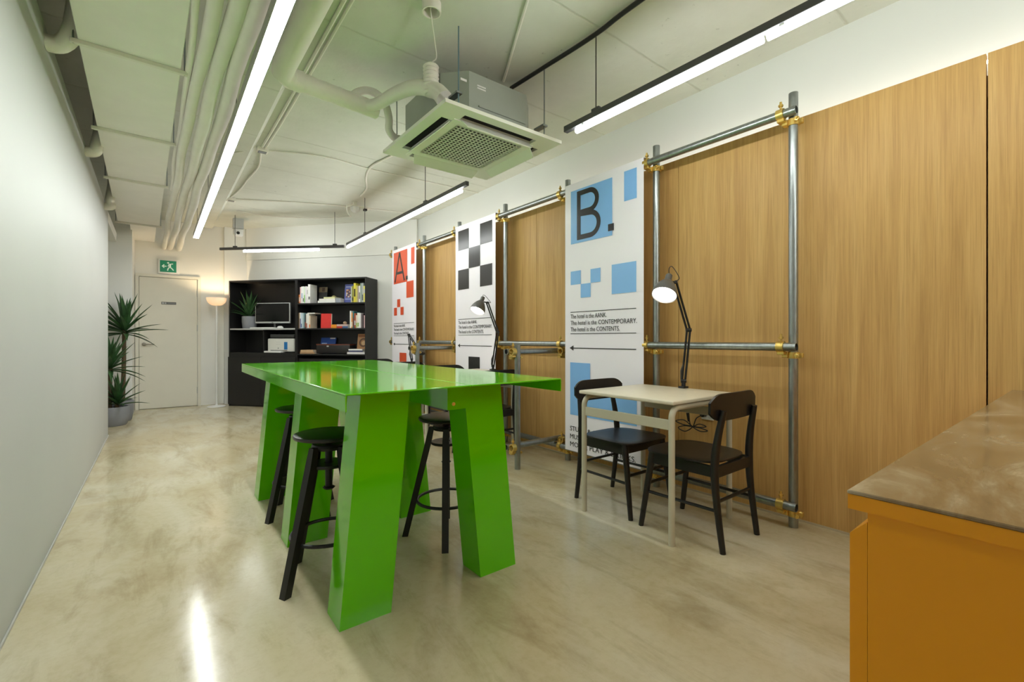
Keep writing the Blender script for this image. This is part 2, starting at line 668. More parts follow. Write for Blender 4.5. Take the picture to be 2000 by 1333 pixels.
# oak veneer panels standing off the white wall, each a board of its own
seams = [-2.83, -1.26, 0.309, 1.876, 3.453, 5.015, 6.56]
for i, (a, b) in enumerate(zip(seams, seams[1:])):
    g0 = 0.003 if abs(a - 0.309) < 0.01 else 0.0018
    g1 = 0.003 if abs(b - 0.309) < 0.01 else 0.0018
    part('wood_panel', MB().box(3.0, 3.035, a + g0, b - g1, 0.0, 2.39, bev=0.0012, seg=1), MATS['oak'], wr)
part('panel_batten', MB().box(3.036, 3.2, -2.83, 6.42, 2.20, 2.30), mat('batten_wood', (150, 120, 84), 0.7), wr)
part('led_tape', MB().box(3.036, 3.041, -2.7, 6.40, 2.358, 2.374), GLOWC, wr)
part('panel_skirting', MB().box(2.996, 2.9995, -2.8, 6.40, 0.0, 0.012), mat('skirting_beige', (190, 176, 146), 0.6), wr)

# ------------------------------------------------------------------ door, sign, handle
door = struct('door_1', MB().box(-0.222, 0.505, 8.912, 8.929, 0.008, 2.025, bev=0.002, seg=1), DOORP)
fr = MB()
fr.box(-0.268, -0.226, 8.895, 8.9295, 0, 2.03)
fr.box(0.509, 0.551, 8.895, 8.9295, 0, 2.03)
fr.box(-0.268, 0.551, 8.895, 8.9295, 2.031, 2.072)
part('door_frame', fr, DOORP, door)
h = MB().lathe([(0, 0), (0.027, 0), (0.027, 0.012), (0.012, 0.016), (0.010, 0.05), (0, 0.05)], 20, Matrix.Translation((-0.165, 8.912, 0.995)) @ rot_to((0, -1, 0)))
h.tube([(-0.165, 8.865, 0.995), (-0.13, 8.862, 0.995), (-0.04, 8.864, 0.993)], [0.010, 0.010, 0.008], 10)
part('handle', h, mat('satin_handle', (150, 146, 134), 0.4, 0.1), door, label='brushed metal lever handle')
for z in (0.25, 1.25, 1.80):
    part('hinge', MB().tube([(0.507, 8.905, z - 0.05), (0.507, 8.905, z + 0.05)], 0.008, 8), LGREY, door)
pl = part('name_plate', MB().box(0.044, 0.229, 8.908, 8.9115, 1.615, 1.652), mat('plate_dark', (58, 56, 50), 0.5), door, label='small dark name plate')
for x0, x1, c in ((0.050, 0.082, LGREY), (0.088, 0.108, LGREY), (0.116, 0.222, MGREY)):
    part('plate_print', MB().box(x0, x1, 8.9072, 8.9082, 1.624, 1.643), c, pl)

ex = thing('exit_sign', 'green illuminated exit sign with left arrow above the back door', 'exit sign', (0.135, 8.93, 2.10))
part('sign_box', MB().box(0.002, 0.272, 8.895, 8.9295, 2.093, 2.316, bev=0.006), WHITEP, ex, w=True)
part('sign_face', MB().box(0.028, 0.232, 8.889, 8.896, 2.118, 2.296), EXITG, ex, w=True)
a = MB()
a.tube([(0.055, 8.888, 2.207), (0.110, 8.888, 2.207)], 0.007, 6)
a.tube([(0.080, 8.888, 2.232), (0.054, 8.888, 2.207), (0.080, 8.888, 2.182)], 0.007, 6)
part('arrow', a, EXITW, ex, w=True)
a = MB()
a.lathe([(0, -0.014), (0.012, -0.008), (0.014, 0), (0.012, 0.008), (0, 0.014)], 10, Matrix.Translation((0.128, 8.889, 2.262)))
a.tube([(0.150, 8.888, 2.245), (0.150, 8.888, 2.200)], 0.014, 8)
a.tube([(0.128, 8.888, 2.205), (0.138, 8.888, 2.240), (0.190, 8.888, 2.250)], 0.007, 6)
a.tube([(0.150, 8.888, 2.200), (0.128, 8.888, 2.175), (0.120, 8.888, 2.140)], 0.008, 6)
a.tube([(0.150, 8.888, 2.200), (0.178, 8.888, 2.172), (0.196, 8.888, 2.148)], 0.008, 6)
part('running_figure', a, EXITW, ex, w=True)

# ------------------------------------------------------------------ ceiling services
# long downward LED strip over the aisle
t = thing('linear_pendant', 'long glowing LED strip pendant hanging over the left aisle', 'light', (0.395, 2.5, 2.40))
part('housing', MB().box(0.364, 0.426, 1.2, 7.25, 2.404, 2.460).box(0.364, 0.3668, 1.2, 7.25, 2.398, 2.404).box(0.4232, 0.426, 1.2, 7.25, 2.398, 2.404), ALU, t, w=True)
part('diffuser', MB().box(0.367, 0.423, 1.205, 7.245, 2.398, 2.404), GLOWD, t, w=True)
for y in (1.4, 3.36, 5.4, 7.0):
    part('hanging_wire', MB().tube([(0.395, y, 2.455), (0.395, y, CEIL)], 0.0022, 6), STEELD, t, w=True)


def track_light(label, p0, p1, tubes, rods, dark=True):
    p0, p1 = Vector(p0), Vector(p1)
    d = (p1 - p0)
    L = d.length
    d.normalize()
    t = thing('track_light', label, 'light', p0, (0, 0, math.atan2(d.y, d.x)), 'bare LED tubes under charcoal tracks')
    part('track', MB().box(0, L, -0.017, 0.017, 0.022, 0.060, bev=0.002, seg=1), TRACK, t)
    for a, b in tubes:
        part('tube_clip', MB().box(a + 0.05, a + 0.07, -0.012, 0.012, -0.002, 0.022), LGREY, t)
        part('led_tube', MB().tube([(a, 0, 0), (b, 0, 0)], 0.0165, 12), GLOWW, t)
    for s in rods:
        q = part('hanger_rod', MB().tube([(s, 0, 0.06), (s, 0, CEIL - p0.z)], 0.0035, 8), STEELD, t)
        part('hanger_clip', MB().box(s - 0.03, s + 0.03, -0.012, 0.012, 0.060, 0.082, bev=0.004), TRACK, q)
    return t


ZT = 2.395
track_light('long LED tube under charcoal track above the bare oak panels, nearest the camera', (2.09, 2.12, ZT), (2.12, -3.0, ZT), [(0.10, 1.22), (1.24, 2.36), (2.38, 3.50), (3.52, 4.64)], (0.26, 2.1, 4.0))
track_light('LED tube under charcoal track between the air conditioner and the bookcase', (2.15, 6.62, ZT), (2.13, 3.37, ZT), [(0.02, 1.08), (1.10, 2.15), (2.17, 3.15)], (0.72, 2.45))
track_light('short slanting LED tube under a thin black track in front of the bookcase', (0.739, 8.075, ZT - 0.01), (2.142, 6.734, ZT - 0.01), [(0.38, 1.56)], (0.24, 1.80))

track_light('LED tube under charcoal track across the room, first behind the camera', (0.95, -1.1, ZT), (1.95, -1.1, ZT), [(0.05, 0.95)], (0.3, 0.8))  # unseen light added behind the camera to fill surfaces facing it
track_light('LED tube under charcoal track across the room, second behind the camera', (0.95, -2.3, ZT), (2.9, -2.3, ZT), [(0.05, 1.9)], (0.3, 1.6))  # second added fill light, out of view

# black conduit running along the ceiling
single('black_conduit', MB().tube(smooth_path([(2.06, -2.0, 2.905), (2.05, 1.2, 2.905), (2.07, 1.84, 2.905), (2.05, 2.27, 2.905), (2.03, 2.62, 2.905)]), 0.014, 8), BLACKM,
       'thin black conduit bent along the ceiling above the air conditioner', 'conduit')

# air-conditioning cassette
ac = thing('air_conditioner', 'white four-way ceiling cassette air conditioner with open flaps and grille', 'air conditioner', (1.75, 2.73, 2.43))
bo = MB()
c = 0.13
pts = [(1.40 + c, 2.40), (2.12 - c, 2.40), (2.12, 2.40 + c), (2.12, 3.17 - c), (2.12 - c, 3.17), (1.40 + c, 3.17), (1.40, 3.17 - c), (1.40, 2.40 + c)]
bo.prism([(x, y, 2.457) for x, y in pts], (0, 0, 0.293))
part('body', bo, ACG, ac, w=True, label='grey sheet metal body')
part('body_rib', MB().box(1.58, 2.00, 2.392, 2.401, 2.505, 2.52), ACG, ac, w=True)
part('body_rib', MB().box(1.60, 1.98, 2.392, 2.401, 2.545, 2.555), ACG, ac, w=True)
lg = part('logo_mark', MB().box(1.468, 1.512, 2.3985, 2.4015, 2.672, 2.686), WHITEP, ac, w=True, label='small white maker mark')
part('logo_mark', MB().box(1.59, 1.655, 2.3985, 2.4015, 2.676, 2.684), WHITEP, ac, w=True)
part('logo_mark', MB().box(1.59, 1.655, 2.3985, 2.4015, 2.660, 2.668), WHITEP, ac, w=True)
# decorative panel with four slots
px0, px1, py0, py1, zb_ = 1.293, 2.207, 2.275, 3.190, 2.430
cx_, cy_ = (px0 + px1) / 2, (py0 + py1) / 2
pn = MB()
sl0, sl1, half = 0.318, 0.388, 0.457      # slot band inner and outer distance from the centre
sw = 0.285                               # half slot length
for (x0, x1, y0, y1) in ((-half, half, -half, -sl1), (-half, half, sl1, half), (-half, -sl1, -sl1, sl1), (sl1, half, -sl1, sl1),
                         (-sl1, -sw, -sl1, -sl0), (sw, sl1, -sl1, -sl0), (-sl1, -sw, sl0, sl1), (sw, sl1, sl0, sl1),
                         (-sl1, -sl0, -sl0, -sw), (-sl1, -sl0, sw, sl0), (sl0, sl1, -sl0, -sw), (sl0, sl1, sw, sl0)):
    pn.box(cx_ + x0, cx_ + x1, cy_ + y0, cy_ + y1, zb_, zb_ + 0.022)
g_ = 0.258
for (x0, x1, y0, y1) in ((-sl0, sl0, -sl0, -g_), (-sl0, sl0, g_, sl0), (-sl0, -g_, -g_, g_), (g_, sl0, -g_, g_)):
    pn.box(cx_ + x0, cx_ + x1, cy_ + y0, cy_ + y1, zb_ - 0.006, zb_ + 0.02)
part('panel', pn, ACW, ac, w=True)
part('slot_lining', MB().box(cx_ - 0.392, cx_ + 0.392, cy_ - 0.392, cy_ + 0.392, zb_ + 0.021, zb_ + 0.026), DARK, ac, w=True, label='dark air slots')
gr = MB()
N = 17
for i in range(N + 1):
    q = -g_ + 2 * g_ * i / N
    gr.box(cx_ + q - 0.0048, cx_ + q + 0.0048, cy_ - g_, cy_ + g_, zb_ - 0.006, zb_ - 0.003)
    gr.box(cx_ - g_, cx_ + g_, cy_ + q - 0.0048, cy_ + q + 0.0048, zb_ - 0.006, zb_ - 0.003)
part('grille', gr, ACW, ac, w=True)
part('grille_backing', MB().box(cx_ - g_, cx_ + g_, cy_ - g_, cy_ + g_, zb_ + 0.012, zb_ + 0.018), DARK, ac, w=True)
for k in range(4):
    fl = MB()
    pr = [(-sw + 0.01, 0, 0), (-sw + 0.03, 0.07, 0), (sw - 0.03, 0.07, 0), (sw - 0.01, 0, 0)]
    fl.prism(pr, (0, 0, 0.006))
    me = fl.mesh('flap')
    Mk = Matrix.Translation((cx_, cy_, zb_ - 0.004)) @ Matrix.Rotation(k * PI / 2, 4, 'Z') @ Matrix.Translation((0, sl0 + 0.003, 0)) @ Matrix.Rotation(math.radians(-46), 4, 'X')
    me.transform(Mk)
    part('flap', me, ACW, ac, w=True)
for x, y, m_ in ((1.405, 2.32, BLUEROD), (2.085, 2.32, STEEL), (1.405, 3.20, STEEL), (2.085, 3.20, STEEL)):
    q = part('hanger_rod', MB().tube([(x, y, 2.455), (x, y, CEIL)], 0.0045, 8), m_, ac, w=True)
    part('bracket', MB().box(x - 0.02, x + 0.02, min(y, 2.78) - 0.005 if y > 2.78 else y - 0.012, y + 0.012 if y > 2.78 else 2.405, 2.53, 2.542) if y < 2.78 else MB().box(x - 0.02, x + 0.02, 3.165, y + 0.012, 2.53, 2.542), STEEL, q, w=True)

# lagged pipes
P = [(0.60, -2.5, 2.66), (0.585, 1.0, 2.66), (0.575, 2.86, 2.66)]
single('insulated_pipe', MB().tube(P + [(0.585, 2.95, 2.66), (0.63, 3.0, 2.66), (0.70, 3.01, 2.66)], 0.064, 20), PIPEW,
       'thick white lagged pipe beside the long LED strip, turning towards the air conditioner', 'pipe', 'white lagged pipes')
bp_ = [(0.70 + 0.045 * i, 3.01 + 0.005 * i, 2.66) for i in range(12)]
single('insulated_pipe', MB().tube(bp_, [0.055 + (0.0025 if i % 2 else 0) for i in range(12)], 18), PIPEW,
       'white wrapped pipe stub crossing from the thick pipe towards the air conditioner', 'pipe', 'white lagged pipes')
pp = smooth_path([(1.10, 3.04, 2.655), (1.17, 2.98, 2.665), (1.24, 2.85, 2.70), (1.30, 2.68, 2.69), (1.36, 2.52, 2.62), (1.385, 2.455, 2.55)], 6)
single('insulated_pipe', MB().tube(pp, [0.036 + 0.018 * (i / len(pp)) for i in range(len(pp))], 14), PIPEW,
       'curved white pipe sleeve entering the corner of the air conditioner', 'pipe', 'white lagged pipes')
pp = smooth_path([(1.02, 3.16, 2.67), (1.07, 3.12, 2.76), (1.16, 3.10, 2.80), (1.25, 3.08, 2.76), (1.30, 3.10, 2.66), (1.31, 3.12, 2.58), (1.36, 3.14, 2.545), (1.40, 3.14, 2.545)], 6)
single('drain_pipe', MB().tube(pp, 0.027, 12), PIPEW, 'thin looping white drain pipe behind the air conditioner', 'pipe')
hz = MB()
prof = []
for i in range(17):
    prof.append((0.040 + (0.010 if i % 2 else 0.0), 2.60 + i * 0.0116))
hz.lathe([(0.0, 2.60)] + prof + [(0.036, 2.786), (0.036, 2.62), (0, 2.62)], 20, Matrix.Translation((1.345, 2.55, 0)))
single('flexible_hose', hz, PIPEW, 'short ribbed white hose standing beside the air conditioner', 'hose')
stub = MB().hollow((1.19, 2.25, CEIL), (1.19, 2.25, CEIL - 0.055), 0.052, 0.045, 24)
ps = single('ceiling_sleeve', stub, PIPEW, 'open round white sleeve in the ceiling above the air conditioner', 'pipe')
single('hanging_cable', MB().tube(smooth_path([(1.19, 2.26, CEIL - 0.001), (1.21, 2.29, 2.88), (1.30, 2.42, 2.85), (1.36, 2.51, 2.82), (1.345, 2.545, 2.785), (1.345, 2.55, 2.622)]), 0.0045, 6), PIPEW,
       'thin white cable looping from the ceiling sleeve to the ribbed hose', 'cable')

# duct along the left wall
du = thing('air_duct', 'wide white duct of boards hung under the ceiling along the left wall', 'duct', (-0.045, 0, 2.55), (0, 0, 0.0194))
cuts = [-3.2, -0.4, 0.8, 1.95, 3.08, 4.26, 5.50, 7.52]
for a, b in zip(cuts, cuts[1:]):
    part('duct_board', MB().box(-0.205, 0.205, a + 0.003, b - 0.003, 0.0, 0.30, bev=0.003, seg=1), DUCTW, du)
for y in cuts[1:]:
    q = part('hanger_bar', MB().box(-0.235, 0.235, y - 0.012, y + 0.012, -0.022, 0.0, bev=0.002, seg=1), PIPEW, du)
    for x in (-0.222, 0.222):
        part('hanger_rod', MB().tube([(x, y, -0.022), (x, y, CEIL - 2.55)], 0.004, 6), STEEL, q)
part('end_stub', MB().box(-0.09, 0.18, 7.53, 8.92, 0.02, 0.24), DUCTW, du)
for i, (a, b) in enumerate((((-0.434, 3.17, 2.535), (-0.315, 3.10, 2.74)), ((-0.434, 4.72, 2.505), (-0.345, 4.68, 2.70)), ((-0.434, 6.30, 2.45), (-0.372, 6.28, 2.68)))):
    m1 = (a[0] + 0.055, a[1] - 0.01, a[2] + 0.01)
    m2 = (b[0] - 0.02, b[1] + 0.01, a[2] + 0.06)
    single('pipe_elbow', MB().tube(smooth_path([a, m1, m2, b, (b[0], b[1], 2.86)]), 0.040, 14), PIPEW,
           ('white pipe elbow entering the left wall, nearest the camera', 'white pipe elbow entering the left wall, second from the camera', 'white pipe elbow entering the left wall, farthest from the camera')[i], 'pipe')

# four lagged pipes beside the duct
rnd = random.Random(3)
for i, (x0, x1, r, zz, lab, y1) in enumerate(((0.135, 0.085, 0.016, 2.56, 'thinnest of the lagged pipes, snug against the duct', 5.6), (0.188, 0.075, 0.030, 2.53, 'lagged pipe second from the duct', 8.929),
                                          (0.268, 0.160, 0.036, 2.53, 'lagged pipe third from the duct', 8.929), (0.345, 0.265, 0.038, 2.535, 'thick lagged pipe of the bundle, nearest the LED strip', 8.929))):
    pts, rr = [], []
    n = 44
    for k in range(n + 1):
        y = -2.6 + (y1 + 2.6) * k / n
        f = k / n
        f2 = max(0.0, (y - 2.4) / (8.93 - 2.4))
        wob = 0.006 * math.sin(y * 2.3 + i * 1.7) + 0.004 * math.sin(y * 5.1 + i)
        dip = -0.03 * f2 ** 3
        back = 0.0194 * max(0.0, 2.4 - y)
        pts.append((x0 + (x1 - x0) * f2 + wob + back, y, zz + 0.006 * math.sin(y * 1.9 + i * 2) + dip))
        rr.append(r * (1 + 0.05 * math.sin(k * 1.3 + i)))
    pts[-1] = (pts[-1][0], y1, pts[-1][2])
    single('insulated_pipe', MB().tube(pts, rr, 14), PIPEW, 'white ' + lab, 'pipe', 'white lagged pipes')


# thin conduits and boxes on the ceiling
def conduit(label, pts, r=0.009):
    single('ceiling_conduit', MB().tube(smooth_path(pts, 5), r, 8), PIPEW, label, 'conduit', 'thin painted conduits on the ceiling')


conduit('straight painted conduit running beside the ceiling beam', [(0.80, -2.0, 2.918), (0.80, 2.0, 2.918), (0.80, 4.0, 2.918), (0.79, 4.90, 2.918)], 0.011)
conduit('second straight painted conduit running beside the ceiling beam', [(0.835, -2.0, 2.918), (0.835, 2.0, 2.918), (0.835, 4.0, 2.918), (0.82, 4.93, 2.918)], 0.009)
conduit('wavy painted conduit joining the two small ceiling boxes', [(0.80, 5.05, 2.92), (0.85, 5.5, 2.92), (0.82, 6.0, 2.92), (0.80, 6.5, 2.92), (0.75, 6.92, 2.92)])
conduit('painted conduit crossing the ceiling from the nearer small box', [(0.86, 4.97, 2.921), (1.32, 4.80, 2.921), (1.81, 4.84, 2.921), (2.4, 4.82, 2.921), (3.19, 4.80, 2.921)], 0.007)
conduit('painted conduit crossing the ceiling from the farther small box', [(0.81, 6.98, 2.921), (1.5, 6.62, 2.921), (2.155, 6.376, 2.921), (2.8, 6.22, 2.921), (3.19, 6.1, 2.921)], 0.007)
conduit('painted conduit running from under the air conditioner to a track hanger', [(1.95, 3.6, 2.919), (1.86, 4.3, 2.919), (1.80, 4.75, 2.919), (1.87, 5.1, 2.919), (2.02, 5.5, 2.919), (2.06, 5.82, 2.919)], 0.011)
conduit('slanting painted conduit ending at the air conditioner', [(1.40, 1.5, 2.92), (1.579, 1.885, 2.92), (1.948, 2.60, 2.92)], 0.009)
conduit('loose painted cable between the lagged pipes and the nearer ceiling box', [(0.40, 5.4, 2.918), (0.55, 5.15, 2.875), (0.70, 5.02, 2.90)], 0.006)
conduit('sagging painted cable above the slanting track light', [(0.9, 7.6, 2.922), (1.27, 7.6, 2.915), (1.83, 7.3, 2.905), (2.3, 6.9, 2.922)], 0.006)
for lab, x, y in (('small junction box on the ceiling, nearer the camera', 0.80, 4.97), ('small junction box on the ceiling, nearer the back wall', 0.76, 6.98)):
    bx_ = thing('junction_box', lab, 'junction box', (x, y, CEIL), (0, 0, 0), 'ceiling junction boxes')
    part('box', MB().box(-0.05, 0.05, -0.04, 0.04, -0.04, 0.0, bev=0.004), PIPEW, bx_)
    part('cover_plate', MB().box(-0.035, 0.035, -0.028, 0.028, -0.044, -0.04), MGREY, bx_)

sp = thing('smoke_detector', 'white domed detector on a bracket under the ceiling near the middle track light', 'detector', (2.10, 6.15, CEIL))
part('bracket', MB().box(-0.11, 0.20, -0.02, 0.02, -0.075, -0.05).box(-0.02, 0.02, -0.02, 0.02, -0.05, 0.0), PIPEW, sp)
part('dome', MB().lathe([(0, -0.145), (0.03, -0.14), (0.055, -0.12), (0.062, -0.075), (0, -0.075)], 20), WHITEP, sp)
part('cable', MB().tube(smooth_path([(-0.03, 0, -0.002), (-0.05, -0.02, -0.06), (-0.11, -0.02, -0.085), (-0.10, 0, -0.15), (-0.06, 0, -0.21)]), 0.010, 8), PIPEW, sp)
part('connector', MB().box(0.12, 0.16, -0.025, 0.025, -0.10, -0.075), BLACKM, sp)

cc = thing('security_camera', 'small white ball security camera hanging from the ceiling near the door', 'security camera', (0.982, 8.16, CEIL))
part('drop_plate', MB().box(-0.07, 0.07, -0.05, 0.05, -0.15, 0.0), LGREY, cc)
part('camera_body', MB().box(-0.065, 0.065, -0.06, 0.06, -0.265, -0.15, bev=0.03, seg=4), WHITEP, cc)
dv = Vector((-0.95, -7.9, -1.5)).normalized()
part('lens', MB().lathe([(0, 0), (0.024, 0), (0.022, 0.012), (0, 0.016)], 18, Matrix.Translation(Vector((0.0, 0, -0.212)) + dv * 0.056) @ rot_to(dv)), BLACKM, cc, label='black glass lens')

# ------------------------------------------------------------------ scaffold frame of steel tubes
SX, RX = 2.88, 2.83
PY = [1.07, 1.98, 2.89, 3.81, 4.73, 5.65, 6.60]
sf = thing('scaffold_frame', 'galvanised steel tube scaffold standing against the oak panels', 'scaffold', (2.88, 3.8, 0))
for y in PY:
    part('post', MB().hollow((SX, y, 0), (SX, y, 2.49), 0.0245, 0.021, 20), MATS['galv'], sf, w=True)
for z in (2.368, 1.033, 0.128):
    part('rail', MB().hollow((RX, 1.035, z), (RX, 6.68, z), 0.0245, 0.021, 20), MATS['galv'], sf, w=True)


def clamp_mesh(sy=1):
    """right-angle coupler: rail sleeve along Y, post sleeve along Z; origin at the rail/post crossing"""
    m_ = MB()
    m_.hollow((-0.025, 0.028, 0), (-0.025, 0.066, 0), 0.032, 0.0246, 16)
    m_.hollow((0.025, 0, -0.066), (0.025, 0, -0.030), 0.032, 0.0246, 16)
    m_.box(-0.040, 0.012, 0.026, 0.064, -0.046, -0.028, bev=0.003, seg=1)
    m_.box(-0.01, 0.030, 0.018, 0.050, -0.062, -0.030, bev=0.003, seg=1)
    m_.box(0.020, 0.046, -0.048, -0.022, -0.062, -0.034, bev=0.003, seg=1)
    return m_


cm = clamp_mesh().mesh('clamp')
cm.materials.append(BRASS)
bt = MB()
bt.tube([(-0.025, 0.047, 0.028), (-0.025, 0.047, 0.046), (-0.025, 0.047, 0.047), (-0.025, 0.047, 0.058), (-0.025, 0.047, 0.059), (-0.025, 0.047, 0.074)], [0.0065, 0.0065, 0.013, 0.013, 0.0065, 0.0065], 6)
bm_ = bt.mesh('bolt', 20)
bm_.materials.append(BRASS)
bt = MB()
bt.tube([(0.000, -0.035, -0.048), (-0.014, -0.035, -0.048), (-0.015, -0.035, -0.048), (-0.026, -0.035, -0.048), (-0.027, -0.035, -0.048), (-0.040, -0.035, -0.048)], [0.0065, 0.0065, 0.013, 0.013, 0.0065, 0.0065], 6)
bm2_ = bt.mesh('bolt', 20)
bm2_.materials.append(BRASS)


def put_clamp(M):
    o = bpy.data.objects.new('clamp', cm)
    COL.objects.link(o)
    o.parent = sf
    o.matrix_local = root_matrix(sf).inverted() @ M
    for me in (bm_, bm2_):
        b = bpy.data.objects.new('bolt', me)
        COL.objects.link(b)
        b.parent = o


for y in PY:
    for z in (2.368, 1.033, 0.128):
        put_clamp(Matrix.Translation((2.855, y, z)))
# side frames standing out into the room
for y in (2.945, 4.785):
    part('post', MB().hollow((2.35, y, 0), (2.35, y, 1.03), 0.0245, 0.021, 20), MATS['galv'], sf, w=True)
    for z in (0.972, 0.182):
        part('cross_tube', MB().hollow((2.27, y + 0.05, z), (2.93, y + 0.05, z), 0.0245, 0.021, 20), MATS['galv'], sf, w=True)
        put_clamp(Matrix.Translation((2.35, y + 0.025, z)) @ Matrix.Rotation(PI / 2, 4, 'Z'))
        put_clamp(Matrix.Translation((2.88, y + 0.0, z)) @ Matrix.Rotation(PI / 2, 4, 'Z'))


# ------------------------------------------------------------------ banners
def banner(label, yfar, blocks, prints, texts, pcol, arrow=True):
    BX = 2.80
    t = thing('banner', label, 'banner', (BX, yfar - 0.405, 0.12), group='printed vinyl banners on the scaffold')
    W = 0.81

    def sheet(u, v):
        # rises from the hem and laps over the top rail
        s = v
        z = 0.12 + 2.285 * min(1.0, s / 0.96)
        x = BX + 0.0015 * math.sin(u * PI)
        if s > 0.96:
            a = (s - 0.96) / 0.04 * PI
            x = BX + 0.028 * (1 - math.cos(a))
            z = 2.405 + 0.006 * math.sin(a) - 0.008 * (1 - math.cos(a)) / 2
        return (x, yfar - W * u, z)
    part('sheet', MB().grid(sheet, 6, 50, 0.0012), VINYL, t, w=True)
    for (y0, y1, z0, z1, m_) in blocks:
        part('printed_block', MB().box(BX - 0.0022, BX - 0.0014, y0, y1, z0, z1), m_, t, w=True)
    for (y0, y1, z0, z1) in prints:
        part('printed_line', MB().box(BX - 0.0022, BX - 0.0014, y0, y1, z0, z1), PBLACK, t, w=True)
    basis = Matrix(((0, 0, -1, 0), (-1, 0, 0, 0), (0, 1, 0, 0), (0, 0, 0, 1)))
    for body, ystart, zbase, size, width, bold in texts:
        me = text_mesh('lettering', body, size, width, 0.0003, bold)
        me.transform(Matrix.Translation((BX - 0.0032, ystart, zbase)) @ basis)
        part('lettering', me, PBLACK, t, w=True, smooth=0)
    if arrow:
        ya, yb_ = yfar - 0.055, yfar - 0.745
        part('printed_arrow', MB().box(BX - 0.0022, BX - 0.0014, yb_, ya - 0.03, 0.997, 1.004).prism(
            [(BX - 0.0024, ya, 1.0005), (BX - 0.0024, ya - 0.045, 1.0225), (BX - 0.0024, ya - 0.045, 0.9785)], (0.0009, 0, 0)), PBLACK, t, w=True)
    return t


def slogan(yf):
    return [('The hotel is the AANK.', yf - 0.068, 1.252, 0.052, 0.395, 0.0), ('The hotel is the CONTEMPORARY.', yf - 0.068, 1.197, 0.052, 0.685, 0.0),
            ('The hotel is the CONTENTS.', yf - 0.068, 1.142, 0.052, 0.525, 0.0)]


def rules(yf):
    return [(yf - 0.745, yf - 0.065, 1.304, 1.309), (yf - 0.745, yf - 0.065, 1.120, 1.125)]


yf = 2.842
b = banner('tall white banner with a large letter B on pale blue squares', yf,
           [(2.322, 2.772, 1.888, 2.340, PBLUE), (2.092, 2.207, 2.124, 2.350, PBLUE), (2.657, 2.774, 1.540, 1.655, PBLUE), (2.442, 2.547, 1.538, 1.650, PBLUE),
            (2.547, 2.657, 1.423, 1.538, PBLUE), (2.096, 2.327, 1.428, 1.657, PBLUE), (2.553, 2.780, 0.430, 0.877, PBLUE), (2.091, 2.553, 0.430, 0.655, PBLUE)],
           rules(yf), slogan(yf) + [('STUDY & CHILL,', yf - 0.062, 0.293, 0.058, 0.42, 0.0), ('MUSIC & ART,', yf - 0.062, 0.226, 0.058, 0.36, 0.0),
                                    ('MOVIE, PLAY & DRINKS.', yf - 0.062, 0.160, 0.058, 0.68, 0.0)], PBLUE)


def letter_part(t, kind, y0, y1, z0, z1):
    """big banner letters drawn as thick strokes in the banner plane"""
    BX = 2.80
    W_, H_ = y0 - y1, z1 - z0
    m_ = MB()
    x0, x1 = BX - 0.0042, BX - 0.0026

    cnt = [0]

    def stroke(pts, w):
        cnt[0] += 1
        e_ = 0.00025 * cnt[0]
        # flat ribbon along (s,z) points
        P_ = [Vector((p[0], p[1])) for p in pts]
        L_, R_ = [], []
        for i, p in enumerate(P_):
            a = P_[max(i - 1, 0)]
            c_ = P_[min(i + 1, len(P_) - 1)]
            d_ = (c_ - a).normalized()
            n_ = Vector((-d_.y, d_.x)) * w / 2
            L_.append(p + n_)
            R_.append(p - n_)
        for i in range(len(P_) - 1):
            q = [L_[i], L_[i + 1], R_[i + 1], R_[i]]
            m_.prism([(x0 - e_, y0 - p.x, z0 + p.y) for p in q], (x1 - x0, 0, 0))
    if kind == 'B':
        w = 0.040
        stroke([(w / 2, 0), (w / 2, H_)], w)
        stroke([(w / 2, H_ - w / 2)] + [(x, y) for x, y in arc(W_ * 0.50, H_ * 0.755, H_ * 0.245 - w / 2, 90, -90, 14)] + [(w / 2, H_ * 0.51 + w / 2)], w)
        stroke([(w / 2, H_ * 0.53)] + [(x, y) for x, y in arc(W_ * 0.52, H_ * 0.275, H_ * 0.275 - w / 2, 90, -90, 14)] + [(w / 2, w / 2)], w)
    else:
        w = 0.036
        stroke([(w / 2, 0), (W_ / 2, H_)], w)
        stroke([(W_ - w / 2, 0), (W_ / 2, H_)], w)
        stroke([(W_ * 0.14, H_ * 0.30), (W_ * 0.86, H_ * 0.30)], w)
    part('letter', m_, PBLACK, t, w=True, label='large black letter ' + kind)


letter_part(b, 'B', 2.698, 2.416, 1.912, 2.322)
part('full_stop', MB().box(2.7958, 2.7974, 2.306, 2.362, 1.925, 1.980), PBLACK, b, w=True)

yf = 4.690
q = 0.2305
bl = []
for r_, c_ in ((0, 0), (0, 2), (1, 1), (2, 0), (2, 2)):
    y1_ = 4.629 - q * c_
    bl.append((y1_ - q, y1_, 2.344 - q * (r_ + 1), 2.344 - q * r_, PBLACK))
bl.append((4.175, 4.402, 0.650, 0.877, PBLACK))
banner('tall white banner with five black checkerboard squares', yf, bl, rules(yf), slogan(yf), PBLACK)

yf = 6.548
b = banner('tall white banner with a large letter A on orange-red squares, beside the bookcase', yf,
           [(6.020, 6.484, 1.895, 2.360, PRED), (5.789, 5.894, 2.124, 2.353, PRED), (5.817, 6.046, 1.661, 1.893, PRED), (6.258, 6.364, 1.545, 1.661, PRED),
            (6.371, 6.476, 1.425, 1.541, PRED), (6.143, 6.246, 1.426, 1.541, PRED), (6.050, 6.277, 0.650, 0.876, PRED)],
           rules(yf), slogan(yf), PRED)
letter_part(b, 'A', 6.455, 6.095, 1.920, 2.340)
part('full_stop', MB().box(2.7958, 2.7974, 6.006, 6.062, 1.922, 1.976), PBLACK, b, w=True)

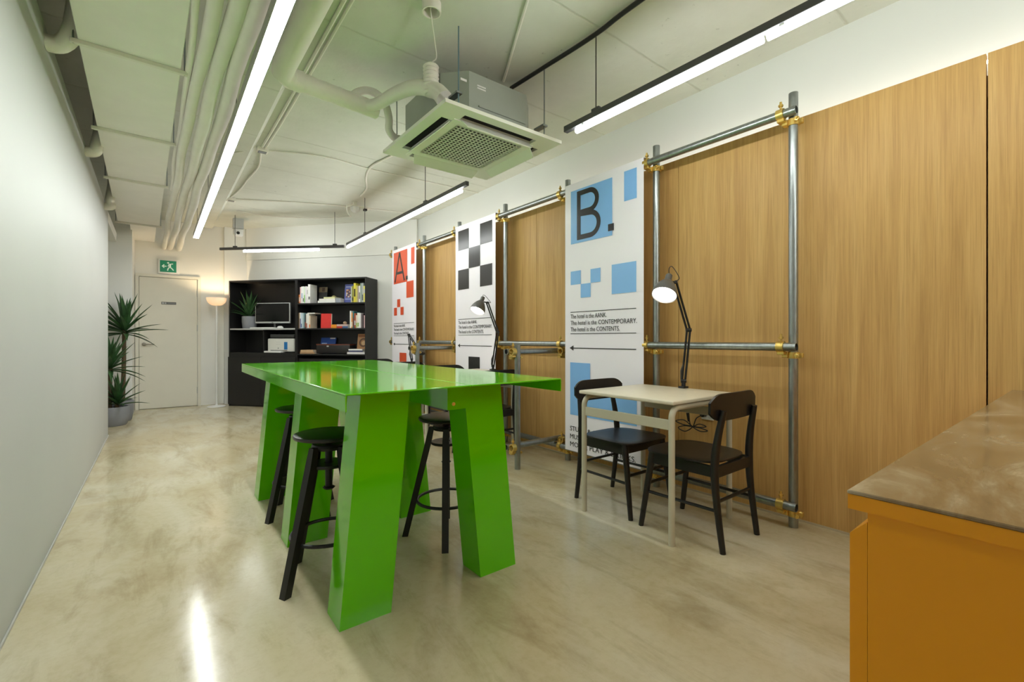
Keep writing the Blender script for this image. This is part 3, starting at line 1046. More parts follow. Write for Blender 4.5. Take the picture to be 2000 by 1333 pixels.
# ------------------------------------------------------------------ green standing table
gt = thing('standing_table', 'tall glossy green sheet-metal table with six splayed box legs', 'table', (0.94, 2.64, 0))
TX0, TX1, TY0, TY1, TZ = 0.478, 1.442, 1.490, 3.785, 0.90
part('table_top', MB().box(TX0, 0.9585, TY0, TY1, TZ - 0.006, TZ, bev=0.0022, seg=2), GREEN, gt, w=True, smooth=10)
part('table_top', MB().box(0.9615, TX1, TY0, TY1, TZ - 0.006, TZ, bev=0.0022, seg=2), GREEN, gt, w=True, smooth=10)
part('apron', MB().box(TX0, TX0 + 0.004, TY0, TY1, TZ - 0.058, TZ - 0.0062), GREEN, gt, w=True)
part('apron', MB().box(TX1 - 0.004, TX1, TY0, TY1, TZ - 0.058, TZ - 0.0062), GREEN, gt, w=True)
part('beam', MB().box(0.972, 1.088, 1.695, 3.60, 0.775, TZ - 0.0062), GREEN, gt, w=True)
part('bolt', MB().lathe([(0, 0), (0.008, 0), (0.008, 0.004), (0, 0.006)], 10, Matrix.Translation((1.0, 1.694, 0.80)) @ rot_to((0, -1, 0))), BRASS, gt, w=True)
for y in (1.71, 2.566, 3.424):
    for s in (0, 1):
        if s == 0:
            b0, b1, t0, t1 = 0.527, 0.727, 0.609, 0.809
        else:
            b0, b1, t0, t1 = 1.152, 1.352, 1.060, 1.260
        y1 = y + 0.15
        part('leg', MB().hexa([(b0, y, 0), (b1, y, 0), (b1, y1, 0), (b0, y1, 0)], [(t0, y, TZ - 0.0065), (t1, y, TZ - 0.0065), (t1, y1, TZ - 0.0065), (t0, y1, TZ - 0.0065)]), GREEN, gt, w=True, smooth=20)


# ------------------------------------------------------------------ stools
def make_stool(label):
    t = thing('bar_stool', label, 'stool', group='black bar stools at the green table')
    part('seat', MB().lathe([(0, 0.628), (0.13, 0.628), (0.148, 0.633), (0.152, 0.641), (0.149, 0.648), (0.140, 0.651), (0.0, 0.650)], 40), BLACKW, t)
    sc_ = MB()
    sc_.tube([(0, 0, 0.40), (0, 0, 0.63)], 0.016, 14)
    sc_.lathe([(0.02, 0.405), (0.028, 0.40), (0.02, 0.392), (0.0, 0.39)], 14)
    sc_.lathe([(0, 0.622), (0.06, 0.622), (0.06, 0.628), (0, 0.628)], 20)
    part('screw_post', sc_, BLACKM, t)
    part('leg_ring', MB().lathe([(0.022, 0.578), (0.07, 0.578), (0.075, 0.59), (0.07, 0.602), (0.022, 0.602)], 24, close=True), BLACKW, t, label='upper disc that holds the legs')
    part('leg_ring', MB().lathe([(0.022, 0.500), (0.082, 0.500), (0.086, 0.507), (0.082, 0.514), (0.022, 0.514)], 24, close=True), BLACKW, t)
    for k in range(4):
        a = k * PI / 2
        lg_ = MB()
        u = Vector((math.cos(a), math.sin(a), 0))
        w_ = Vector((-math.sin(a), math.cos(a), 0))
        zc = ((0.222, 0.0, 0.016, 0.017), (0.095, 0.52, 0.017, 0.018), (0.080, 0.595, 0.015, 0.014))
        rings = []
        for r_, z_, a_, b_ in zc:
            c0 = u * r_ + Vector((0, 0, z_))
            rings.append([c0 - u * a_ - w_ * b_, c0 + u * a_ - w_ * b_, c0 + u * a_ + w_ * b_, c0 - u * a_ + w_ * b_])
        lg_.hexa(rings[0], rings[1])
        lg_.hexa(rings[1], rings[2])
        bmesh.ops.remove_doubles(lg_.bm, verts=lg_.bm.verts[:], dist=1e-5)
        part('leg', lg_, BLACKW, t, smooth=20)
    ringp = [(0.158 * math.cos(2 * PI * i / 40), 0.158 * math.sin(2 * PI * i / 40), 0.195) for i in range(41)]
    part('foot_ring', MB().tube(ringp, 0.0085, 8, caps=False), BLACKM, t)
    return t


st = make_stool('black round bar stool between the two nearest left legs of the green table')
st.location = (0.62, 2.165, 0)
st.rotation_euler.z = math.radians(204.5)
s2 = copy_tree(st, label='black round bar stool between the two farther left legs of the green table')
s2.location = (0.715, 3.07, 0)
s2.rotation_euler.z = math.radians(205)
s3 = copy_tree(st, label='black round bar stool on the banner side of the green table')
s3.location = (1.262, 2.215, 0)
s3.rotation_euler.z = math.radians(239)


# ------------------------------------------------------------------ chairs
def make_chair(label):
    t = thing('dining_chair', label, 'chair', group='black wooden chairs at the small tables')
    # seat: rounded plywood board, gently dished
    ow = []
    n = 40
    for i in range(n):
        a = 2 * PI * i / n
        ca, sa = math.cos(a), math.sin(a)
        p_ = 2.0 / 3.6
        x = 0.225 * math.copysign(abs(ca) ** p_, ca)
        y = 0.215 * math.copysign(abs(sa) ** p_, sa)
        x *= 1.0 + 0.10 * (y / 0.215) * 0.6
        ow.append((x, y + 0.02))
    m_ = MB()
    vs = []
    for k, (f, dz) in enumerate(((0.0, -0.006), (0.35, -0.006), (0.7, -0.003), (0.95, 0.0), (1.0, -0.003), (1.0, -0.011), (0.95, -0.014), (0.0, -0.016))):
        if f == 0:
            vs.append([m_.bm.verts.new((0, 0.02, 0.448 + dz))])
        else:
            vs.append([m_.bm.verts.new((x * f, (y - 0.02) * f + 0.02, 0.448 + dz)) for x, y in ow])
    for a, b in zip(vs, vs[1:]):
        for k in range(n):
            k2 = (k + 1) % n
            if len(a) == 1:
                m_.bm.faces.new((a[0], b[k], b[k2]))
            elif len(b) == 1:
                m_.bm.faces.new((a[k], a[k2], b[0]))
            else:
                m_.bm.faces.new((a[k], a[k2], b[k2], b[k]))
    part('seat', m_, BLACKW, t)
    # backrest: curved board with rounded ends

    def back(u, v):
        x = (u - 0.5) * 0.486
        e = abs(u - 0.5) * 2
        hh = 0.070 * (1 - max(0.0, (e - 0.55) / 0.45) ** 2.6 * 0.62)
        zc = 0.728
        z = zc + (v - 0.5) * 2 * hh
        y = -0.222 + 0.018 * e * e - 0.03 * (z - zc)
        return (x, y, z)
    part('backrest', MB().grid(back, 24, 6, 0.013), BLACKW, t)
    for s in (-1, 1):
        part('leg', MB().tube([(s * 0.213, 0.232, 0), (s * 0.190, 0.170, 0.436)], [0.0145, 0.0195], 12), BLACKW, t)
        part('leg', MB().tube(smooth_path([(s * 0.186, -0.238, 0), (s * 0.186, -0.205, 0.25), (s * 0.186, -0.195, 0.42), (s * 0.178, -0.205, 0.56), (s * 0.166, -0.232, 0.715)], 5),
                              [0.0145 + 0.006 * min(1, i / 9.0) - 0.005 * max(0, (i - 12) / 8.0) for i in range(21)], 12), BLACKW, t)
        part('side_rail', MB().hexa([(s * 0.181 - 0.010, -0.19, 0.372), (s * 0.181 + 0.010, -0.19, 0.372), (s * 0.189 + 0.010, 0.17, 0.372), (s * 0.189 - 0.010, 0.17, 0.372)],
                                    [(s * 0.181 - 0.010, -0.19, 0.428), (s * 0.181 + 0.010, -0.19, 0.428), (s * 0.189 + 0.010, 0.17, 0.432), (s * 0.189 - 0.010, 0.17, 0.432)]), BLACKW, t)
        part('stretcher', MB().tube([(s * 0.186, -0.212, 0.205), (s * 0.200, 0.203, 0.205)], 0.009, 8), BLACKW, t)
    part('front_rail', MB().box(-0.185, 0.185, 0.158, 0.178, 0.378, 0.432), BLACKW, t)
    part('rear_rail', MB().box(-0.18, 0.18, -0.208, -0.188, 0.372, 0.428), BLACKW, t)
    part('stretcher', MB().tube([(-0.186, -0.205, 0.250), (0.186, -0.205, 0.250)], 0.0095, 8), BLACKW, t)
    part('stretcher', MB().tube([(-0.198, 0.197, 0.250), (0.198, 0.197, 0.250)], 0.0095, 8), BLACKW, t)
    return t


def desk_table(label, y0):
    t = thing('small_table', label, 'table', (2.415, y0 + 0.333, 0), group='cream tables with tube legs along the scaffold')
    x0, x1, yy0, yy1 = -0.325, 0.325, -0.333, 0.333
    part('table_top', MB().box(x0, x1, yy0, yy1, 0.735, 0.756, bev=0.006, seg=3), BEIGETOP, t)
    for y in (-0.308, 0.308):
        pts = [(-0.302, y, 0)] + [(-0.302 + 0.055 * (1 - math.cos(a)), y, 0.662 + 0.055 * math.sin(a)) for a in [i * PI / 16 for i in range(9)]]
        rev = [(0.302 - (p[0] + 0.302), y, p[2]) for p in reversed(pts)]
        part('leg_frame', MB().tube(pts + rev, 0.0165, 14), BEIGE, t, label='bent tube pair of legs')
    for x in (-0.302, 0.302):
        part('apron', MB().box(x - 0.007, x + 0.007, -0.295, 0.295, 0.600, 0.655, bev=0.003, seg=1), BEIGE, t)
    return t


OFF = (0.0, 2.12, 4.02)
WHO = ('nearest the camera', 'in the middle of the row, behind the green table', 'at the far end of the row')
desk0 = desk_table('cream square table with tube legs, ' + WHO[0], 1.335)
for k in (1, 2):
    o = copy_tree(desk0, label='cream square table with tube legs, ' + WHO[k])
    o.location.y += OFF[k]
WHO2 = ('nearest cream table', 'middle cream table', 'farthest cream table')
chair = make_chair('black wooden chair in front of the nearest cream table, its back to the camera')
chair.location = (2.42, 1.388, 0)
first = True
for k in range(3):
    if k:
        o = copy_tree(chair, label='black wooden chair on the near side of the %s' % WHO2[k])
        o.location = (2.42 if k == 1 else 2.40, 1.388 + OFF[k], 0)
    o = copy_tree(chair, label='black wooden chair on the banner side of the %s, facing the camera' % WHO2[k])
    o.location = (2.43 if k == 0 else 2.40, 1.932 + OFF[k], 0)
    o.rotation_euler.z = PI


# ------------------------------------------------------------------ desk lamps
def desk_lamp(label, base, elbow, joint, neck, opening, r=0.078, lit=True, loop=0.10):
    base, elbow, joint, neck, opening = map(Vector, (base, elbow, joint, neck, opening))
    t = thing('desk_lamp', label, 'lamp', base, group='clamp-on desk lamps')
    c_ = MB()
    bx, by, bz = base
    c_.box(bx - 0.03, bx + 0.025, by - 0.022, by + 0.022, bz, bz + 0.012, bev=0.003)
    c_.box(bx + 0.013, bx + 0.025, by - 0.018, by + 0.018, bz - 0.06, bz, bev=0.002)
    c_.box(bx - 0.02, bx + 0.025, by - 0.018, by + 0.018, bz - 0.06, bz - 0.05, bev=0.002)
    c_.tube([(bx - 0.005, by, bz - 0.075), (bx - 0.005, by, bz - 0.025)], 0.006, 8)
    c_.tube([(bx, by, bz + 0.01), (bx, by, bz + 0.05)], 0.013, 12)
    part('clamp', c_, BLACKM, t, w=True)
    side = Vector((0, 1, 0)).cross((elbow - base).normalized())
    side = Vector((1, -1, 0)).normalized() * 0.010
    s0 = base + Vector((0, 0, 0.045))
    lo = MB()
    for s in (-1, 1):
        lo.tube([s0 + side * s, elbow + side * s], 0.0072, 8)
    lo.tube([s0 - side * 1.6, s0 + side * 1.6], 0.012, 10)
    part('lower_arm', lo, BLACKM, t, w=True)
    mid = s0.lerp(elbow, 0.42)
    part('spring', MB().tube([s0 + Vector((-0.014, 0.010, 0.01)), s0.lerp(elbow, 0.2) + Vector((-0.018, 0.014, 0)), mid + Vector((-0.004, 0.004, 0))], [0.004, 0.0055, 0.004], 8), STEELD, t, w=True)
    up = MB()
    for s in (-1, 1):
        up.tube([elbow + side * s, joint + side * s], 0.0072, 8)
    up.tube([elbow - side * 1.7, elbow + side * 1.7], 0.013, 10)
    up.tube([joint - side * 1.5, joint + side * 1.5], 0.010, 10)
    ax = (opening - neck).normalized()
    L_ = (opening - neck).length
    hold = neck + ax * 0.05
    up.tube([joint, hold], 0.006, 8)
    part('upper_arm', up, BLACKM, t, w=True)
    M_ = Matrix.Translation(neck) @ rot_to(ax)
    prof = [(0.0, -0.004), (0.018, -0.004), (0.021, 0.0), (0.022, 0.045), (0.030, 0.052)]
    for i in range(1, 9):
        a = i / 8.0
        prof.append((0.030 + (r - 0.030) * math.sin(a * PI / 2) ** 0.85, 0.052 + (L_ - 0.052) * a))
    inner = [(p_[0] - 0.0022, p_[1] + 0.0006) for p_ in reversed(prof[4:])]
    sh = part('shade', MB().lathe(prof + inner + [(0.0, 0.056)], 36, M_), SHADEG, t, w=True)
    part('bulb', MB().lathe([(0, 0.052), (0.014, 0.055), (0.017, 0.068), (0.032, L_ - 0.042), (0.034, L_ - 0.026), (0.026, L_ - 0.010), (0.0, L_ - 0.004)], 20, M_), GLOWB if lit else WHITEP, sh, w=True)
    if lit:
        part('reflector', MB().lathe([(0.020, 0.060), (r * 0.72, 0.052 + (L_ - 0.052) * 0.45), (r - 0.004, L_ - 0.004), (r - 0.005, L_ - 0.004), (r * 0.70, 0.055 + (L_ - 0.052) * 0.45), (0.018, 0.062)], 36, M_), mat('white_reflector', (244, 244, 240), 0.4, var=0.01), sh, w=True)
    if loop:
        e0 = neck - ax * 0.002
        e1 = joint + Vector((0, 0, 0.012))
        up_ = Vector((0, 0, 1))
        lat = (e1 - e0)
        pts = [e0, e0 + up_ * loop * 0.45, e0.lerp(e1, 0.6) + up_ * loop * 0.75, e1 + lat * 0.75 + up_ * loop * 0.45, e1 + lat * 0.35 + up_ * loop * 0.12, e1]
        part('cord', MB().tube(smooth_path(pts, 6), 0.0026, 6), BLACKM, t, w=True)
    return t


desk_lamp('lit grey desk lamp on a black jointed arm, clamped to the nearest cream table', (2.722, 1.665, 0.757), (2.735, 1.637, 1.137), (2.625, 1.667, 1.442), (2.596, 1.690, 1.486), (2.502, 1.664, 1.352), loop=0.10)
desk_lamp('lit grey desk lamp on a black jointed arm in front of the checkerboard banner', (2.722, 3.815, 0.757), (2.735, 3.752, 1.143), (2.68, 3.857, 1.452), (2.645, 3.885, 1.505), (2.560, 3.865, 1.362), loop=0.05)
desk_lamp('folded desk lamp with black arm clamped to the farthest cream table', (2.715, 5.70, 0.757), (2.735, 5.83, 1.137), (2.735, 5.60, 0.975), (2.715, 5.46, 1.02), (2.69, 5.42, 0.885), lit=False, loop=0)

# socket, plug and cable under the nearest table
so = thing('wall_socket', 'white double wall socket on the oak panels under the nearest cream table', 'socket', (2.999, 1.65, 0.55))
part('cover', MB().box(2.992, 2.9995, 1.605, 1.695, 0.520, 0.582, bev=0.003), WHITEP, so, w=True)
part('socket_face', MB().lathe([(0, 0), (0.019, 0), (0.019, 0.003), (0, 0.003)], 18, Matrix.Translation((2.992, 1.627, 0.551)) @ rot_to((-1, 0, 0))), LGREY, so, w=True)
cb = thing('lamp_cable', 'black looped lamp cable and plug hanging under the nearest cream table', 'cable', (2.96, 1.72, 0.47))
part('plug', MB().tube([(2.990, 1.668, 0.556), (2.955, 1.668, 0.556)], 0.017, 12), BLACKM, cb, w=True)
lp = [(2.955, 1.668, 0.552), (2.94, 1.70, 0.53), (2.94, 1.72, 0.48), (2.94, 1.73, 0.468)]
for k, (dy, dz) in enumerate(((0.13, 0.03), (0.11, -0.035), (-0.10, 0.02), (-0.11, -0.02))):
    lp += [(2.94, 1.73 + dy * 0.5, 0.468 + dz * 1.2), (2.94, 1.73 + dy, 0.468 + dz * 0.7), (2.94, 1.73 + dy * 0.55, 0.468 + dz * 0.1), (2.94, 1.73, 0.468)]
lp += [(2.94, 1.75, 0.49), (2.93, 1.765, 0.60), (2.80, 1.73, 0.70), (2.752, 1.69, 0.70)]
part('cord', MB().tube(smooth_path(lp, 5), 0.0036, 6), BLACKM, cb, w=True)
part('switch', MB().tube([(2.938, 1.757, 0.50), (2.934, 1.763, 0.56)], [0.008, 0.011], 10), BLACKM, cb, w=True)

# ------------------------------------------------------------------ bookcase
BA = math.atan2(EX.y, EX.x)
BO = Vector((0.904, 8.584, 0))
BW, BD, BH = 2.414, 0.345, 2.012
SP = 1.225   # boundary between the two units


def unit(label, x0, x1, shelves, kind):
    t = thing('bookcase', label, 'bookcase', BO + EX * x0, (0, 0, BA))
    W = x1 - x0
    p_ = 0.02
    part('side_panel', MB().box(0, p_, 0, BD, 0, BH), BOOKC, t)
    part('side_panel', MB().box(W - p_, W, 0, BD, 0, BH), BOOKC, t)
    part('top_panel', MB().box(p_, W - p_, 0, BD, BH - 0.02, BH), BOOKC, t)
    part('back_panel', MB().box(p_, W - p_, BD - 0.012, BD, 0, BH - 0.02), BOOKC, t)
    return t, W


u1, W1 = unit('black open bookcase with desk shelf, cupboards below, left of the pair', 0.0, SP, None, 0)
part('desk_shelf', MB().box(0.02, W1 - 0.02, 0.004, BD - 0.012, 1.222, 1.244), LGREY, u1, label='light grey shelf board')
part('divider', MB().box(0.607, 0.625, 0.03, BD - 0.012, 0.87, 1.222), BOOKC, u1)
part('shelf', MB().box(0.02, W1 - 0.02, 0.004, BD - 0.012, 0.835, 0.858), BOOKC, u1)
for a, b in ((0.002, 0.607), (0.611, W1 - 0.002)):
    part('cupboard_door', MB().box(a, b, -0.022, -0.002, 0.03, 0.79, bev=0.002, seg=1), BOOKC, u1)
part('kick_board', MB().box(0.02, W1 - 0.02, 0.01, 0.03, 0, 0.03), BOOKC, u1)
part('cabinet_top', MB().box(0.02, W1 - 0.02, 0.0, 0.02, 0.79, 0.835), BOOKC, u1)
u2, W2 = unit('black bookcase filled with books, right of the pair', SP + 0.002, BW, None, 1)
for z in (1.612, 1.222, 0.825):
    part('shelf', MB().box(0.02, W2 - 0.02, 0.004, BD - 0.012, z, z + 0.02), BOOKC, u2)
part('drawer_front', MB().box(0.022, W2 - 0.022, 0.03, 0.05, 0.03, 0.77), BOOKC, u2)


def b2w(x, y, z):
    return BO + EX * x + EY * y + Vector((0, 0, z))


BOOKMATS = {}


def bookmat(c):
    if c not in BOOKMATS:
        BOOKMATS[c] = mat('cover_%02x%02x%02x' % c, c, 0.45, var=0.05, scale=20)
    return BOOKMATS[c]


def book(x0, x1, z0, z1, col, label, y0=0.03, depth=0.17, stripe=None, lean=0.0):
    """upright book: cover boards round a page block, spine facing out"""
    x0 += 0.0008
    x1 -= 0.0008
    t = thing('book', label, 'book', b2w((x0 + x1) / 2, y0, z0), (0, 0, BA), 'books on the black shelves')
    w, hh, e = (x1 - x0) / 2, z1 - z0, 0.0025
    cv = MB()
    cv.box(-w, -w + e, 0, depth, 0, hh)
    cv.box(w - e, w, 0, depth, 0, hh)
    cv.box(-w + e, w - e, 0, e, 0, hh)
    part('cover', cv, bookmat(col), t, smooth=0)
    part('pages', MB().box(-w + e, w - e, e, depth - 0.004, 0.003, hh - 0.003), PAPER, t, smooth=0)
    if stripe:
        part('spine_print', MB().box(-w * 0.7, w * 0.7, -0.0008, 0.0, hh * stripe[0], hh * stripe[1]), bookmat(stripe[2]), t, smooth=0)
    return t


def flat_book(x0, x1, z0, z1, col, label, y0=0.03, depth=0.2, turn=0.0):
    t = thing('book', label, 'book', b2w((x0 + x1) / 2, y0 + depth / 2, z0), (0, 0, BA + turn), 'books lying flat on the black shelves')
    w, hh, e, d = (x1 - x0) / 2, z1 - z0, min(0.003, (z1 - z0) * 0.2), depth / 2
    cv = MB()
    cv.box(-w, w, -d, d, 0, e)
    cv.box(-w, w, -d, d, hh - e, hh)
    cv.box(-w, w, -d, -d + e, e, hh - e)
    part('cover', cv, bookmat(col), t, smooth=0)
    part('pages', MB().box(-w + 0.003, w - 0.003, -d + e, d - 0.003, e, hh - e), PAPER, t, smooth=0)
    return t


S1, S2, S3 = 1.632, 1.242, 0.845
WH, CRM = (238, 238, 234), (226, 224, 206)
# top shelf, left group
book(1.249, 1.270, S1, 1.768, (214, 128, 62), 'short orange book at the left end of the top shelf', stripe=(0.2, 0.7, (240, 220, 200)))
book(1.270, 1.292, S1, 1.885, (232, 196, 200), 'slim pinkish book next to the short orange book, top shelf')
book(1.292, 1.318, S1, 1.893, WH, 'white book third from the left end of the top shelf', stripe=(0.3, 0.6, (150, 180, 210)))
book(1.318, 1.340, S1, 1.895, (236, 238, 236), 'white book fourth from the left end of the top shelf', stripe=(0.1, 0.3, (90, 90, 90)))
book(1.340, 1.362, S1, 1.890, (220, 236, 214), 'white book with a green spine block on the top shelf', stripe=(0.05, 0.5, (120, 196, 90)))
book(1.362, 1.386, S1, 1.896, (234, 226, 236), 'pale lilac book right of the green-blocked one, top shelf')
book(1.386, 1.412, S1, 1.890, WH, 'white book just left of the tallest white one, top shelf', stripe=(0.55, 0.8, (190, 190, 190)))
book(1.412, 1.450, S1, 1.925, (242, 242, 240), 'tallest white book of the left group on the top shelf', stripe=(0.2, 0.35, (120, 120, 120)))
# dark picture book facing out beside them
pb = thing('picture_book', 'dark square picture book facing out beside the white books, top shelf', 'book', b2w(1.54, 0.20, S1), (math.radians(-8), 0, BA))
part('cover', MB().box(-0.075, 0.075, 0, 0.02, 0.0, 0.275), bookmat((30, 28, 27)), pb, smooth=0)
part('cover_print', MB().box(-0.073, 0.073, -0.001, 0, 0.19, 0.272), bookmat((116, 100, 74)), pb, smooth=0)
part('cover_print', MB().box(-0.02, 0.03, -0.0016, -0.001, 0.20, 0.262), bookmat((66, 46, 34)), pb, smooth=0)
# lying stack
flat_book(1.580, 1.880, S1, 1.668, WH, 'widest white book at the bottom of the flat stack, top shelf')
flat_book(1.602, 1.876, 1.668, 1.697, (240, 238, 232), 'white book in the middle of the flat stack, top shelf')
flat_book(1.682, 1.874, 1.697, 1.722, (226, 228, 176), 'pale yellow book on top of the flat stack, top shelf')
flat_book(1.886, 1.972, S1, 1.700, (158, 164, 176), 'grey book lying beside the white stack, top shelf')
orn = single('ornament', MB().lathe([(0, 0), (0.03, 0), (0.036, 0.008), (0.03, 0.020), (0.012, 0.030), (0, 0.032)], 16), bookmat((150, 140, 92)),
             'small round olive ornament on the pale yellow book', 'ornament', loc=b2w(1.80, 0.12, 1.722))
fb = thing('picture_book', 'blue hardcover with a colourful picture facing out, top shelf', 'book', b2w(2.062, 0.10, S1), (math.radians(-6), 0, BA))
part('cover', MB().box(-0.075, 0.075, 0, 0.025, 0, 0.292), bookmat((86, 96, 168)), fb, smooth=0)
pr_ = random.Random(5)
for i in range(6):
    for j in range(5):
        cc_ = pr_.choice([(196, 150, 110), (84, 60, 48), (210, 200, 190), (70, 70, 110), (150, 88, 60)])
        part('cover_print', MB().box(-0.05 + i * 0.0167, -0.05 + i * 0.0167 + 0.0155, -0.0012, 0, 0.085 + j * 0.026, 0.085 + j * 0.026 + 0.024), bookmat(cc_), fb, smooth=0)
part('cover_print', MB().box(-0.06, 0.06, -0.0012, 0, 0.245, 0.258), bookmat((170, 178, 220)), fb, smooth=0)
part('cover_print', MB().box(-0.06, 0.06, -0.0012, 0, 0.055, 0.066), bookmat((170, 178, 220)), fb, smooth=0)
# top shelf, right group
for x0, x1, zt, c_, lab, stp in ((2.143, 2.160, 1.869, (196, 198, 190), 'slim pale grey book beside the blue picture book', None), (2.160, 2.190, 1.885, (150, 150, 60), 'olive book left of the tall yellow one, top shelf', (0.1, 0.3, (60, 60, 40))),
                                 (2.190, 2.226, 1.926, (222, 208, 60), 'tall yellow book on the top shelf', (0.3, 0.7, (60, 52, 30))), (2.226, 2.254, 1.890, (206, 196, 96), 'mustard book right of the tall yellow one, top shelf', None),
                                 (2.254, 2.276, 1.880, (170, 152, 140), 'brownish book in the right group of the top shelf', None), (2.276, 2.300, 1.884, WH, 'white book in the right group of the top shelf', (0.2, 0.6, (120, 120, 120))),
                                 (2.300, 2.328, 1.922, (150, 164, 158), 'tall grey-green book in the right group of the top shelf', None), (2.328, 2.352, 1.924, (184, 190, 190), 'tall pale grey book second from the right end, top shelf', (0.1, 0.4, (80, 90, 90))),
                                 (2.352, 2.384, 1.880, (228, 218, 110), 'pale yellow book at the right end of the top shelf', (0.55, 0.8, (200, 200, 200)))):
    book(x0, x1, S1, zt, c_, lab, stripe=stp)
# middle shelf, left group
for x0, x1, zt, c_, lab, stp in ((1.249, 1.266, 1.484, (170, 140, 110), 'tan book at the left end of the middle shelf', None), (1.266, 1.286, 1.487, (234, 234, 236), 'white book with navy lower spine, middle shelf', (0.02, 0.62, (44, 60, 130))),
                                 (1.286, 1.306, 1.480, (208, 222, 236), 'pale blue book on the middle shelf', (0.05, 0.3, (40, 80, 140))), (1.306, 1.330, 1.482, (190, 208, 214), 'light teal book on the middle shelf', None),
                                 (1.330, 1.352, 1.478, (120, 156, 164), 'grey-teal book on the middle shelf', None), (1.352, 1.376, 1.455, (50, 58, 62), 'dark book in the left group of the middle shelf', (0.1, 0.45, (150, 70, 40))),
                                 (1.376, 1.400, 1.468, (226, 222, 214), 'white book with a rust-red foot, middle shelf', (0.02, 0.35, (170, 70, 40))), (1.400, 1.426, 1.466, WH, 'white book right of the rust-footed one, middle shelf', None),
                                 (1.426, 1.452, 1.440, (232, 214, 190), 'cream book at the right end of the left group, middle shelf', (0.05, 0.3, (220, 120, 60)))):
    book(x0, x1, S2, zt, c_, lab, stripe=stp)
flat_book(1.402, 1.527, 1.467, 1.484, (230, 230, 224), 'thin white book lying across the tops of the left group, middle shelf', depth=0.16)
rb = thing('picture_book', 'bright red book standing face out on the middle shelf', 'book', b2w(1.70, 0.06, S2), (math.radians(-3), 0, BA + 0.10))
part('cover', MB().box(-0.083, 0.083, 0, 0.024, 0, 0.228), bookmat((220, 48, 42)), rb, smooth=0)
part('pages', MB().box(0.083, 0.088, 0.003, 0.021, 0.004, 0.224), PAPER, rb, smooth=0)
flat_book(1.812, 1.900, S2, 1.298, (236, 150, 40), 'orange book lying beside the red one, middle shelf')
flat_book(1.906, 2.000, S2, 1.272, (196, 56, 40), 'red book lying under the wooden ball, middle shelf')
flat_book(1.906, 2.090, 1.272, 1.300, (206, 180, 176), 'pinkish book on top of the lying red and blue books, middle shelf')
flat_book(2.004, 2.092, S2, 1.272, (70, 104, 150), 'blue book lying at the right of the red one, middle shelf')
single('ornament', MB().lathe([(0, 0), (0.012, 0.0), (0.026, 0.010), (0.030, 0.024), (0.024, 0.040), (0.010, 0.048), (0, 0.049)], 16), bookmat((176, 150, 120)),
       'small wooden ball ornament on the lying books, middle shelf', 'ornament', loc=b2w(1.99, 0.12, 1.300))
for x0, x1, zt, c_, lab, stp in ((2.126, 2.150, 1.505, (240, 240, 236), 'tall white book at the left of the right group, middle shelf', None), (2.150, 2.174, 1.478, (226, 150, 80), 'orange-brown book in the right group, middle shelf', (0.1, 0.4, (240, 220, 190))),
                                 (2.174, 2.198, 1.496, (34, 110, 120), 'dark teal book in the right group, middle shelf', (0.1, 0.6, (120, 60, 40))), (2.198, 2.226, 1.468, (168, 84, 56), 'rust-red book in the right group, middle shelf', (0.2, 0.5, (200, 200, 210))),
                                 (2.226, 2.250, 1.438, (232, 206, 190), 'short peach book in the right group, middle shelf', (0.05, 0.4, (150, 190, 90))), (2.250, 2.280, 1.474, (236, 238, 228), 'white book in the middle of the right group, middle shelf', (0.1, 0.35, (150, 180, 90))),
                                 (2.280, 2.310, 1.470, (238, 238, 238), 'second white book in the middle of the right group, middle shelf', None), (2.310, 2.336, 1.456, (120, 110, 112), 'grey-brown book near the right end, middle shelf', None),
                                 (2.336, 2.360, 1.462, (60, 44, 48), 'dark book near the right end, middle shelf', None), (2.360, 2.384, 1.434, (214, 180, 184), 'pink-spined book at the right end of the middle shelf', None)):
    book(x0, x1, S2, zt, c_, lab, stripe=stp)
# lower shelf
flat_book(1.270, 1.525, S3, 0.874, (176, 140, 104), 'tan book lying at the bottom of the lower shelf, left', depth=0.19)
flat_book(1.278, 1.500, 0.874, 0.905, (198, 166, 130), 'light brown book on top of the tan one, lower shelf', depth=0.18)
bp2 = thing('picture_book', 'blue picture book with a white figure leaning at the back of the lower shelf', 'book', b2w(1.60, 0.24, S3), (math.radians(-10), 0, BA))
part('cover', MB().box(-0.13, 0.13, 0, 0.02, 0, 0.255), bookmat((34, 72, 148)), bp2, smooth=0)
part('cover_print', MB().box(-0.11, -0.02, -0.0015, 0, 0.08, 0.17), bookmat((150, 176, 212)), bp2, smooth=0)
part('cover_print', MB().box(0.03, 0.12, -0.0015, 0, 0.235, 0.253), bookmat((214, 214, 214)), bp2, smooth=0)
rd = thing('storage_case', 'black box case with a reddish wooden lid edge on the lower shelf', 'case', b2w(1.83, 0.07, S3), (0, 0, BA))
part('case_body', MB().box(-0.30, 0.27, 0, 0.17, 0.008, 0.132, bev=0.006), mat('case_black', (34, 31, 30), 0.4), rd)
part('lid', MB().box(-0.305, 0.275, -0.003, 0.173, 0.132, 0.152, bev=0.004), mat('case_lid_wood', (96, 48, 32), 0.4), rd)
part('latch', MB().box(-0.12, -0.085, -0.007, -0.001, 0.108, 0.128, bev=0.002), LGREY, rd)
for x in (-0.27, 0.24):
    part('foot', MB().lathe([(0, 0), (0.012, 0), (0.010, 0.01), (0, 0.01)], 10, Matrix.Translation((x, 0.02, 0))), MGREY, rd)
flat_book(2.080, 2.372, S3, 0.876, (226, 222, 222), 'wide white book at the bottom of the right lower stack', depth=0.20)
flat_book(2.108, 2.340, 0.876, 0.902, (70, 76, 110), 'dark blue book in the middle of the right lower stack', depth=0.18)
flat_book(2.104, 2.336, 0.902, 0.922, (232, 232, 230), 'white book on top of the right lower stack', depth=0.18)
